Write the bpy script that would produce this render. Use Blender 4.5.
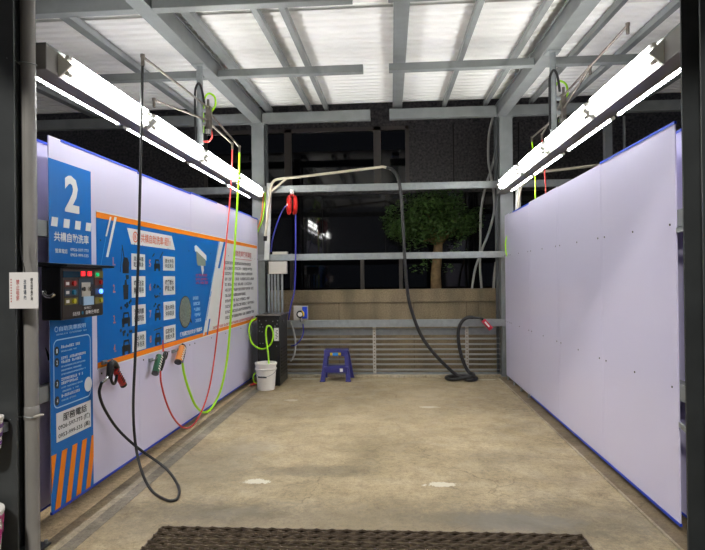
import bpy, bmesh, math, random
from mathutils import Vector, Matrix
random.seed(7)
S = bpy.context.scene
for o in list(bpy.data.objects): bpy.data.objects.remove(o)
COL = S.collection

# ------------------------------------------------------------------ camera
F_PX = 558.1
cam = bpy.data.cameras.new('camera'); cam.sensor_fit = 'HORIZONTAL'; cam.sensor_width = 36.0
cam.lens = F_PX / 705 * 36.0; cam.clip_start = 0.05; cam.clip_end = 200
co = bpy.data.objects.new('camera', cam); COL.objects.link(co); S.camera = co
yaw, pitch, roll, EYE = 0.0696, 0.0039, 0.0118, 1.57
fw = Vector((-math.sin(yaw)*math.cos(pitch), math.cos(yaw)*math.cos(pitch), math.sin(pitch)))
rt = Vector((math.cos(yaw), math.sin(yaw), 0)); up = rt.cross(fw)
r2 = rt*math.cos(roll) - up*math.sin(roll); u2 = rt*math.sin(roll) + up*math.cos(roll)
Mx = Matrix.Identity(4)
for i in range(3):
    Mx[i][0] = r2[i]; Mx[i][1] = u2[i]; Mx[i][2] = -fw[i]
Mx.translation = Vector((0, 0, EYE)); co.matrix_world = Mx

# ------------------------------------------------------------------ world (night), exposure
W = bpy.data.worlds.new('world'); S.world = W; W.use_nodes = True
W.node_tree.nodes['Background'].inputs[0].default_value = (0.55, 0.62, 0.8, 1)
W.node_tree.nodes['Background'].inputs[1].default_value = 0.07
S.view_settings.view_transform = 'Standard'; S.view_settings.look = 'None'
S.view_settings.gamma = 1.0; S.view_settings.use_curve_mapping = False
S.view_settings.exposure = 0.5
# unseen spot added behind the camera to brighten columns, card and grate
fl = bpy.data.lights.new('added_front_spot', 'SPOT'); fl.shadow_soft_size = 0.35; fl.spot_size = math.radians(46); fl.spot_blend = 0.6; fl.energy = 2400; fl.color = (1.0, 0.96, 0.9)
fo = bpy.data.objects.new('added_front_spot', fl); COL.objects.link(fo); fo.location = (-2.2, -4.5, 8.5)
fo.rotation_euler = (Vector((0, 2.9, 1.0))-Vector(fo.location)).to_track_quat('-Z', 'Y').to_euler()
TUBE_POWER = 38.0
SLIM_POWER = 34.0

# ------------------------------------------------------------------ materials
def lin(c):
    return tuple(((v/255)/12.92 if v/255 <= 0.04045 else ((v/255+0.055)/1.055)**2.4) for v in c)
def mat(name, rgb, rough=0.5, metal=0.0, spec=0.5, emit=None, es=0.0, noise=0.0, nscale=8.0, coat=0.0, bump=0.0, bscale=60):
    m = bpy.data.materials.new(name); m.use_nodes = True
    nt = m.node_tree; b = nt.nodes['Principled BSDF']
    c = lin(rgb)
    b.inputs['Base Color'].default_value = (*c, 1); b.inputs['Roughness'].default_value = rough
    b.inputs['Metallic'].default_value = metal; b.inputs['Specular IOR Level'].default_value = spec
    b.inputs['Coat Weight'].default_value = coat
    if emit: b.inputs['Emission Color'].default_value = (*emit, 1); b.inputs['Emission Strength'].default_value = es
    if noise or bump:
        tc = nt.nodes.new('ShaderNodeTexCoord')
    if noise:
        n = nt.nodes.new('ShaderNodeTexNoise'); n.inputs['Scale'].default_value = nscale; n.inputs['Detail'].default_value = 8
        nt.links.new(tc.outputs['Object'], n.inputs['Vector'])
        r = nt.nodes.new('ShaderNodeValToRGB')
        r.color_ramp.elements[0].position = 0.3; r.color_ramp.elements[1].position = 0.7
        r.color_ramp.elements[0].color = (*[v*(1-noise) for v in c], 1)
        r.color_ramp.elements[1].color = (*[min(1, v*(1+noise)) for v in c], 1)
        nt.links.new(n.outputs['Fac'], r.inputs['Fac']); nt.links.new(r.outputs['Color'], b.inputs['Base Color'])
    if bump:
        n2 = nt.nodes.new('ShaderNodeTexNoise'); n2.inputs['Scale'].default_value = bscale; n2.inputs['Detail'].default_value = 6
        nt.links.new(tc.outputs['Object'], n2.inputs['Vector'])
        bp = nt.nodes.new('ShaderNodeBump'); bp.inputs['Strength'].default_value = bump; bp.inputs['Distance'].default_value = 0.01
        nt.links.new(n2.outputs['Fac'], bp.inputs['Height']); nt.links.new(bp.outputs['Normal'], b.inputs['Normal'])
    return m
M = {}
M['steel'] = mat('grey_steel_paint', (128, 132, 132), 0.42, noise=0.12, nscale=5)
M['steel_dark'] = mat('dark_steel_paint', (58, 61, 62), 0.45, noise=0.18, nscale=4)
M['galv'] = mat('galvanised_steel', (146, 151, 152), 0.42, metal=0.25, noise=0.12, nscale=14)
M['beam'] = mat('grey_beam_paint', (140, 138, 134), 0.5, noise=0.12, nscale=4)
M['cream'] = mat('cream_pipe_paint', (196, 188, 168), 0.4, noise=0.1)
M['white_metal'] = mat('white_enamel', (236, 236, 226), 0.3)
M['pale_post'] = mat('pale_post', (205, 208, 205), 0.4, noise=0.1)
M['chrome'] = mat('chrome', (205, 205, 200), 0.18, metal=0.95)
M['rod'] = mat('worn_steel_rod', (140, 132, 124), 0.28, metal=0.85, noise=0.2, nscale=20)
M['black'] = mat('black_plastic', (20, 20, 21), 0.35)
M['black_steel'] = mat('black_steel', (21, 22, 24), 0.28, noise=0.15)
M['rubber'] = mat('black_rubber', (30, 30, 31), 0.45)
M['lime'] = mat('lime_hose', (176, 242, 28), 0.35)
M['red_hose'] = mat('red_hose', (214, 66, 62), 0.4)
M['red'] = mat('red_plastic', (196, 38, 34), 0.35)
M['pink_red'] = mat('pink_red_plastic', (208, 46, 74), 0.35)
M['green'] = mat('green_plastic', (42, 112, 78), 0.4)
M['orange'] = mat('orange_plastic', (240, 150, 62), 0.4)
M['orange_paint'] = mat('orange_print', (250, 138, 8), 0.4, spec=.25)
M['blue'] = mat('blue_print', (0, 108, 192), 0.35, spec=.25)
M['blue_light'] = mat('light_blue_print', (52, 150, 226), 0.3)
M['blue_trim'] = mat('blue_trim', (22, 62, 190), 0.4)
M['blue_hose'] = mat('blue_hose', (56, 58, 158), 0.4)
M['stool_blue'] = mat('violet_blue_plastic', (54, 54, 126), 0.4)
M['white'] = mat('white_print', (238, 238, 238), 0.35)
M['white_plastic'] = mat('white_plastic', (246, 243, 235), 0.35)
M['ink'] = mat('black_print', (28, 30, 34), 0.4)
M['ink_red'] = mat('red_print', (190, 62, 56), 0.4)
M['ink_magenta'] = mat('magenta_print', (196, 30, 96), 0.4)
M['ink_orange'] = mat('orange_red_print', (232, 126, 92), 0.4)
M['pale_print'] = mat('pale_blue_print', (176, 212, 240), 0.4)
M['paper'] = mat('paper', (236, 234, 232), 0.7)
M['yellow'] = mat('yellow_print', (238, 204, 40), 0.4)
M['purple'] = mat('purple_print', (122, 84, 150), 0.4)
M['pink'] = mat('pink_print', (206, 60, 136), 0.5, noise=0.0)
M['egrey'] = mat('pale_grey_box', (196, 192, 182), 0.4)
M['pvc'] = mat('grey_pvc', (140, 138, 134), 0.35, noise=0.1, nscale=3)
M['conduit'] = mat('pale_conduit', (168, 168, 164), 0.5)
M['bark'] = mat('bark', (120, 98, 66), 0.9, noise=0.35, nscale=14)
M['leaf'] = mat('leaf', (56, 84, 30), 0.6, noise=0.6, nscale=9)
M['facade'] = mat('dark_granite', (60, 56, 54), 0.4, noise=0.85, nscale=24)
M['facade_frame'] = mat('bronze_frame', (78, 72, 66), 0.4)
M['gloss_granite'] = mat('polished_dark_granite', (26, 26, 27), 0.05, noise=0.35, nscale=60)
M['dark_glass'] = mat('dark_glass', (6, 6, 8), 0.05)
M['curtain'] = mat('dim_curtain', (52, 46, 42), 0.8, noise=0.3, nscale=3)
M['grate'] = mat('rusty_grate', (106, 93, 78), 0.55, metal=0.2, noise=0.45, nscale=18)
M['pit'] = mat('drain_pit', (30, 26, 22), 0.8)
M['diffuser'] = mat('tube_glow', (255, 255, 255), 0.4, emit=(1.0, 1.0, 0.985), es=TUBE_POWER)
M['slim_glow'] = mat('slim_tube_glow', (255, 255, 255), 0.4, emit=(0.98, 0.96, 1.0), es=SLIM_POWER)
M['led_red'] = mat('led_red', (255, 30, 30), 0.4, emit=(1, 0.02, 0.03), es=1.3)
M['led_blue'] = mat('led_blue', (40, 90, 255), 0.4, emit=(0.08, 0.22, 1), es=3.0)
M['led_green'] = mat('led_green', (20, 170, 80), 0.4, emit=(0.0, 0.35, 0.12), es=0.8)
M['led_cyan'] = mat('lamp_cyan', (24, 120, 160), 0.4)
M['led_yellow'] = mat('lamp_yellow', (206, 196, 40), 0.4)
M['lcd'] = mat('lcd', (26, 60, 84), 0.2)
M['plate_red'] = mat('plate_red', (92, 36, 32), 0.4)
M['plate_blue'] = mat('plate_blue', (40, 64, 84), 0.4)
M['plate_yellow'] = mat('plate_yellow', (120, 112, 52), 0.4)
M['panel_face'] = mat('brown_face', (44, 36, 32), 0.35)
M['slat'] = mat('bright_slat', (196, 198, 196), 0.4, metal=0.2)
M['gun_grey'] = mat('grey_green_print', (138, 148, 134), 0.5)
M['speckle'] = mat('foam_texture_photo', (112, 120, 114), 0.5, noise=0.75, nscale=75)

def panel_mat():
    m = mat('white_lavender_sheet', (233, 229, 255), 0.09, spec=0.5)
    nt = m.node_tree; b = nt.nodes['Principled BSDF']; out = nt.nodes['Material Output']
    tr = nt.nodes.new('ShaderNodeBsdfTranslucent'); tr.inputs[0].default_value = (0.78, 0.75, 0.9, 1)
    mx = nt.nodes.new('ShaderNodeMixShader'); mx.inputs[0].default_value = 0.08
    nt.links.new(b.outputs[0], mx.inputs[1]); nt.links.new(tr.outputs[0], mx.inputs[2]); nt.links.new(mx.outputs[0], out.inputs[0])
    return m
M['panel'] = panel_mat()
M['roof'] = mat('white_roof_sheet', (252, 252, 249), 0.45)

WHT = (214, 210, 192); STN = (92, 86, 72)
def concrete(name, base, dark, light, spots=()):
    m = bpy.data.materials.new(name); m.use_nodes = True; nt = m.node_tree; N = nt.nodes; Lk = nt.links
    b = N['Principled BSDF']; tc = N.new('ShaderNodeTexCoord')
    def noise(sc, det=8, dist=0.0, rough=0.6):
        n = N.new('ShaderNodeTexNoise'); n.inputs['Scale'].default_value = sc; n.inputs['Detail'].default_value = det
        n.inputs['Distortion'].default_value = dist; n.inputs['Roughness'].default_value = rough
        Lk.new(tc.outputs['Object'], n.inputs['Vector']); return n.outputs['Fac']
    def ramp(src, stops):
        r = N.new('ShaderNodeValToRGB'); e = r.color_ramp.elements
        e[0].position, e[0].color = stops[0][0], (*stops[0][1], 1)
        e[1].position, e[1].color = stops[-1][0], (*stops[-1][1], 1)
        for p, c in stops[1:-1]:
            k = e.new(p); k.color = (*c, 1)
        Lk.new(src, r.inputs['Fac']); return r.outputs['Color']
    def mix(fac, a, bb, mode='MIX'):
        x = N.new('ShaderNodeMix'); x.data_type = 'RGBA'; x.blend_type = mode
        if isinstance(fac, float): x.inputs[0].default_value = fac
        else: Lk.new(fac, x.inputs[0])
        for s, v in ((6, a), (7, bb)):
            if isinstance(v, tuple): x.inputs[s].default_value = (*v, 1)
            else: Lk.new(v, x.inputs[s])
        return x.outputs[2]
    B, D, Lg = lin(base), lin(dark), lin(light)
    big = ramp(noise(1.1, 12, 0.3, 0.72), [(0.33, D), (0.5, B), (0.68, Lg)])
    mid = ramp(noise(7.0, 12, 0.3, 0.75), [(0.3, (0.66, 0.64, 0.62)), (0.52, (1, 1, 1)), (0.75, (1.15, 1.13, 1.08))])
    col = mix(1.0, big, mid, 'MULTIPLY')
    fine = ramp(noise(110, 4, 0, 0.8), [(0.25, (0.6, 0.58, 0.56)), (0.6, (1.05, 1.05, 1.05))])
    col = mix(1.0, col, fine, 'MULTIPLY')
    st = ramp(noise(2.4, 14, 0.7, 0.78), [(0.60, (0, 0, 0)), (0.70, (1, 1, 1))])
    mott = ramp(noise(32, 10, 0.2, 0.8), [(0.36, (0.62, 0.6, 0.57)), (0.5, (1, 1, 1)), (0.66, (1.12, 1.1, 1.06))])
    col = mix(1.0, col, mott, 'MULTIPLY')
    wv = N.new('ShaderNodeVectorMath'); wv.operation = 'MULTIPLY_ADD'
    nz = N.new('ShaderNodeTexNoise'); nz.inputs['Scale'].default_value = 3.0; nz.inputs['Detail'].default_value = 8; Lk.new(tc.outputs['Object'], nz.inputs['Vector'])
    Lk.new(nz.outputs['Color'], wv.inputs[0]); wv.inputs[1].default_value = (.5, .5, .5); Lk.new(tc.outputs['Object'], wv.inputs[2])
    vo = N.new('ShaderNodeTexVoronoi'); vo.feature = 'DISTANCE_TO_EDGE'; vo.inputs['Scale'].default_value = 0.9; Lk.new(wv.outputs[0], vo.inputs['Vector'])
    ck = ramp(vo.outputs['Distance'], [(0.0, (0.62, 0.6, 0.57)), (0.008, (1, 1, 1))])
    ckm = ramp(noise(1.3, 4), [(0.45, (0, 0, 0)), (0.55, (1, 1, 1))])
    col = mix(ckm, col, mix(1.0, col, ck, 'MULTIPLY'))
    half = mix(0.5, (0, 0, 0), st)
    col = mix(half, col, tuple(v*0.72 for v in D))
    for (x, y, rx, ry, c, a) in spots:
        mp = N.new('ShaderNodeMapping'); mp.inputs['Location'].default_value = (-x/rx, -y/ry, 0); mp.inputs['Scale'].default_value = (1/rx, 1/ry, 0)
        Lk.new(tc.outputs['Object'], mp.inputs['Vector'])
        ln = N.new('ShaderNodeVectorMath'); ln.operation = 'LENGTH'; Lk.new(mp.outputs[0], ln.inputs[0])
        ad = N.new('ShaderNodeMath'); ad.operation = 'MULTIPLY_ADD'; Lk.new(noise(9, 8, 0.5, 0.8), ad.inputs[0]); ad.inputs[1].default_value = 2.6; Lk.new(ln.outputs['Value'], ad.inputs[2])
        fr = ramp(ad.outputs[0], [(0.0, (1, 1, 1)), (0.5, (1, 1, 1)), (1.0, (0, 0, 0))])
        rm = N.new('ShaderNodeMapRange'); Lk.new(ad.outputs[0], rm.inputs[0]); rm.inputs[1].default_value = 2.05; rm.inputs[2].default_value = 2.05 + (.06 if c == WHT else .8)
        rm.inputs[3].default_value = a; rm.inputs[4].default_value = 0.0
        col = mix(rm.outputs[0], col, lin(c))
    Lk.new(col, b.inputs['Base Color'])
    rr = ramp(noise(2.3, 8, 1.0), [(0.35, (0.42,)*3), (0.65, (0.75,)*3)]); Lk.new(rr, b.inputs['Roughness'])
    b.inputs['Specular IOR Level'].default_value = 0.35
    bp = N.new('ShaderNodeBump'); bp.inputs['Strength'].default_value = 0.25; bp.inputs['Distance'].default_value = 0.01
    Lk.new(noise(26, 8), bp.inputs['Height']); Lk.new(bp.outputs[0], b.inputs['Normal'])
    return m
WHT = (214, 210, 192); STN = (92, 86, 72)
M['floor'] = concrete('worn_concrete', (172, 157, 126), (148, 135, 107), (188, 173, 142),
    [(-1.06, 4.26, .14, .07, WHT, .85), (.36, 4.25, .16, .06, WHT, .8), (.43, 6.75, .14, .05, WHT, .9), (-1.3, 7.1, .12, .06, WHT, .6),
     (-1.35, 8.6, .28, .07, WHT, .8), (1.35, 8.55, .3, .06, WHT, .7), (-.6, 4.5, .4, .12, STN, .5), (.5, 3.65, .35, .1, STN, .5), (-.2, 3.5, 1.6, .32, (112, 104, 88), .55), (1.2, 3.7, .5, .25, STN, .45), (.9, 4.9, .3, .15, STN, .3), (-1.55, 4.6, .35, .5, (120, 112, 94), .5), (-1.3, 3.7, .5, .13, STN, .45),
     (-1.3, 5.1, .2, .15, (150, 142, 124), .5), (.75, 3.62, .3, .12, (120, 116, 106), .6)])
M['kerb'] = concrete('kerb_concrete', (118, 104, 80), (98, 86, 66), (132, 117, 91))
M['gutter'] = concrete('gutter_concrete', (130, 124, 110), (98, 94, 86), (176, 168, 150))
M['gutter_pale'] = concrete('gutter_pale_concrete', (164, 154, 132), (128, 120, 102), (200, 192, 170))
M['margin'] = concrete('margin_concrete', (140, 127, 100), (110, 100, 80), (160, 146, 116))
M['lit_strip'] = concrete('lit_strip_concrete', (206, 184, 146), (180, 158, 122), (222, 202, 164))  # concrete with light leaking under the left wall put into its colour
M['pale_line'] = concrete('pale_concrete_edge', (190, 178, 150), (160, 150, 126), (214, 206, 184))

def granite():
    m = bpy.data.materials.new('tan_granite_tiles'); m.use_nodes = True; nt = m.node_tree; N = nt.nodes; Lk = nt.links
    b = N['Principled BSDF']; tc = N.new('ShaderNodeTexCoord')
    n = N.new('ShaderNodeTexNoise'); n.inputs['Scale'].default_value = 70; n.inputs['Detail'].default_value = 4; Lk.new(tc.outputs['Object'], n.inputs['Vector'])
    r = N.new('ShaderNodeValToRGB'); e = r.color_ramp.elements
    e[0].position = .3; e[0].color = (*lin((122, 106, 78)), 1); e[1].position = .7; e[1].color = (*lin((176, 158, 124)), 1); Lk.new(n.outputs[0], r.inputs[0])
    n2 = N.new('ShaderNodeTexNoise'); n2.inputs['Scale'].default_value = 1.6; n2.inputs['Detail'].default_value = 6
    mp = N.new('ShaderNodeMapping'); mp.inputs['Scale'].default_value = (1.6, 1, .35); Lk.new(tc.outputs['Object'], mp.inputs[0]); Lk.new(mp.outputs[0], n2.inputs['Vector'])
    r2_ = N.new('ShaderNodeValToRGB'); e = r2_.color_ramp.elements
    e[0].position = .35; e[0].color = (.5, .5, .5, 1); e[1].position = .62; e[1].color = (1, 1, 1, 1); Lk.new(n2.outputs[0], r2_.inputs[0])
    x = N.new('ShaderNodeMix'); x.data_type = 'RGBA'; x.blend_type = 'MULTIPLY'; x.inputs[0].default_value = 1
    Lk.new(r.outputs[0], x.inputs[6]); Lk.new(r2_.outputs[0], x.inputs[7]); Lk.new(x.outputs[2], b.inputs['Base Color'])
    b.inputs['Roughness'].default_value = .6
    return m
M['granite'] = granite()

# ------------------------------------------------------------------ mesh helpers
class MB:
    def __init__(s): s.v = []; s.f = []; s.m = []; s.sm = []; s.mats = []
    def mi(s, m):
        if m not in s.mats: s.mats.append(m)
        return s.mats.index(m)
    def add(s, vs, fs, m, smooth=False):
        o = len(s.v); k = s.mi(m); s.v += [Vector(v) for v in vs]
        for f in fs: s.f.append([o+i for i in f]); s.m.append(k); s.sm.append(smooth)
        return s
    def box(s, lo, hi, m, T=None):
        x0, y0, z0 = lo; x1, y1, z1 = hi
        vs = [Vector(p) for p in ((x0,y0,z0),(x1,y0,z0),(x1,y1,z0),(x0,y1,z0),(x0,y0,z1),(x1,y0,z1),(x1,y1,z1),(x0,y1,z1))]
        if T is not None: vs = [T @ v for v in vs]
        return s.add(vs, [(0,3,2,1),(4,5,6,7),(0,1,5,4),(1,2,6,5),(2,3,7,6),(3,0,4,7)], m)
    def bevbox(s, lo, hi, m, b, T=None):
        bm = bmesh.new(); bmesh.ops.create_cube(bm, size=1)
        for v in bm.verts:
            v.co = Vector([(lo[i]+hi[i])/2 + v.co[i]*(hi[i]-lo[i]) for i in range(3)])
        bmesh.ops.bevel(bm, geom=list(bm.edges), offset=b, segments=2, affect='EDGES', profile=.5)
        bm.verts.index_update()
        vs = [v.co.copy() for v in bm.verts]
        if T is not None: vs = [T @ v for v in vs]
        s.add(vs, [[v.index for v in f.verts] for f in bm.faces], m); bm.free(); return s
    def beam(s, p0, p1, w, h, m, upv=(0,0,1)):
        p0 = Vector(p0); p1 = Vector(p1); d = (p1-p0); L = d.length; d.normalize()
        a = d.cross(Vector(upv)).normalized(); u = a.cross(d)
        T = Matrix(((a.x,d.x,u.x,p0.x),(a.y,d.y,u.y,p0.y),(a.z,d.z,u.z,p0.z),(0,0,0,1)))
        return s.box((-w/2, 0, -h/2), (w/2, L, h/2), m, T)
    def tube(s, pts, r, m, n=10, spline=6, cap=True, radii=None):
        P = [Vector(p) for p in pts]
        if spline and len(P) > 2:
            Q = []; RR = []
            for i in range(len(P)-1):
                a, b, c, d = P[max(i-1,0)], P[i], P[i+1], P[min(i+2,len(P)-1)]
                for k in range(spline):
                    t = k/spline
                    # centripetal-ish: limited tangents
                    m1 = (c-a)*.5; m2 = (d-b)*.5; L = (c-b).length*1.2
                    if m1.length > L: m1 = m1.normalized()*L
                    if m2.length > L: m2 = m2.normalized()*L
                    h0 = 2*t**3-3*t**2+1; h1 = t**3-2*t**2+t; h2 = -2*t**3+3*t**2; h3 = t**3-t**2
                    Q.append(b*h0+m1*h1+c*h2+m2*h3)
                    if radii: RR.append(radii[i]*(1-t)+radii[i+1]*t)
            Q.append(P[-1]); P = Q
            if radii: RR.append(radii[-1]); radii = RR
        vs = []; fs = []; nrm = None
        for i, p in enumerate(P):
            t = (P[min(i+1,len(P)-1)]-P[max(i-1,0)]).normalized()
            if nrm is None:
                nrm = t.orthogonal().normalized()
            nrm = (nrm - t*nrm.dot(t)).normalized(); bn = t.cross(nrm)
            rr = radii[i] if radii else r
            for k in range(n):
                a = 2*math.pi*k/n; vs.append(p + nrm*math.cos(a)*rr + bn*math.sin(a)*rr)
        for i in range(len(P)-1):
            for k in range(n):
                a = i*n+k; b = i*n+(k+1)%n; fs.append((a, b, b+n, a+n))
        s.add(vs, fs, m, True)
        if cap:
            o = len(s.v)-len(vs); k0 = s.mi(m)
            s.f.append([o+k for k in range(n)][::-1]); s.m.append(k0); s.sm.append(False)
            s.f.append([o+(len(P)-1)*n+k for k in range(n)]); s.m.append(k0); s.sm.append(False)
        return s
    def cyl(s, p0, p1, r, m, n=20, r2=None):
        return s.tube([p0, p1], r, m, n, 0, True, None if r2 is None else [r, r2])
    def lathe(s, prof, c, m, n=32, T=None):
        vs = []; fs = []
        for (r, z) in prof:
            for k in range(n):
                a = 2*math.pi*k/n; v = Vector((c[0]+r*math.cos(a), c[1]+r*math.sin(a), c[2]+z)); vs.append(T @ v if T is not None else v)
        for i in range(len(prof)-1):
            for k in range(n): fs.append((i*n+k, i*n+(k+1)%n, (i+1)*n+(k+1)%n, (i+1)*n+k))
        fs.append(list(range(n))[::-1]); fs.append([(len(prof)-1)*n+k for k in range(n)])
        return s.add(vs, fs, m, False if n < 12 else True)
    def prism(s, poly, fmap, d0, d1, m):
        n = len(poly); vs = [fmap(a, b, d0) for a, b in poly] + [fmap(a, b, d1) for a, b in poly]
        fs = [list(range(n))[::-1], list(range(n, 2*n))] + [(i, (i+1) % n, n+(i+1) % n, n+i) for i in range(n)]
        return s.add(vs, fs, m)
    def build(s, name, parent=None, fix=True):
        me = bpy.data.meshes.new(name); me.from_pydata([tuple(v) for v in s.v], [], s.f)
        for m in s.mats: me.materials.append(M[m])
        for p, k, q in zip(me.polygons, s.m, s.sm): p.material_index = k; p.use_smooth = q
        if fix:
            bm = bmesh.new(); bm.from_mesh(me); bmesh.ops.recalc_face_normals(bm, faces=bm.faces); bm.to_mesh(me); bm.free()
        if any(s.sm):
            try: me.set_sharp_from_angle(angle=math.radians(40))
            except Exception: pass
        me.update(); o = bpy.data.objects.new(name, me); COL.objects.link(o)
        if parent: o.parent = parent
        return o
def tag(o, label, cat, group=None):
    o['label'] = label; o['category'] = cat
    if group: o['group'] = group
    return o
def thing(name, label, cat, group=None, loc=(0,0,0)):
    o = bpy.data.objects.new(name, None); o.empty_display_size = .1; o.location = loc; COL.objects.link(o)
    return tag(o, label, cat, group)
def part(name, mb, parent):
    """build in world coordinates, parented to a thing whose transform is a pure translation"""
    o = mb.build(name)
    if tuple(parent.location) != (0, 0, 0) or parent.parent:
        off = Vector(parent.location); pp = parent.parent
        while pp: off += Vector(pp.location); pp = pp.parent
        o.data.transform(Matrix.Translation(-off))
    o.parent = parent; return o
def struct(name, mb):
    o = mb.build(name); o['kind'] = 'structure'; return o
def copy_thing(o, delta, label):
    c = o.copy(); COL.objects.link(c); c.location = Vector(o.location)+Vector(delta); c['label'] = label
    for ch in o.children:
        d = ch.copy(); COL.objects.link(d); d.parent = c
        for g in ch.children:
            e = g.copy(); COL.objects.link(e); e.parent = d
    return c

# text outlines, returned as (verts, faces) in a unit frame: x 0..w, y 0..h
_tc = {}
def text_geo(body, bold=0.0, lines=1.0):
    key = (body, bold, lines)
    if key in _tc: return _tc[key]
    c = bpy.data.curves.new('lettering', 'FONT'); c.body = body; c.size = 1; c.offset = bold; c.resolution_u = 2; c.space_line = lines; c.align_x = 'LEFT'
    o = bpy.data.objects.new('lettering', c); COL.objects.link(o)
    dg = bpy.context.evaluated_depsgraph_get(); dg.update()
    me = bpy.data.meshes.new_from_object(o.evaluated_get(dg))
    vs = [v.co.copy() for v in me.vertices]; fs = [list(p.vertices) for p in me.polygons]
    bpy.data.objects.remove(o); bpy.data.curves.remove(c); bpy.data.meshes.remove(me)
    x0 = min(v.x for v in vs); x1 = max(v.x for v in vs); y0 = min(v.y for v in vs); y1 = max(v.y for v in vs)
    vs = [((v.x-x0)/(x1-x0), (v.y-y0)/(y1-y0)) for v in vs]
    _tc[key] = (vs, fs); return _tc[key]
def put_text(mb, body, fmap, a0, b0, a1, b1, d, m, bold=0.0, lines=1.0, skew=0.0):
    vs, fs = text_geo(body, bold, lines)
    mb.add([fmap(a0+(a1-a0)*x+skew*(y-.5)*(b1-b0), b0+(b1-b0)*y, d) for x, y in vs], fs, m)

# left wall frame: u runs along the wall away from the camera, z up, n out into the bay
SL = .0165; LN = math.hypot(1, SL)
def WL(u, z, n): return Vector((-2.19 + SL*u + n/LN, 3.44 + u - SL*n/LN, z))

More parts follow.
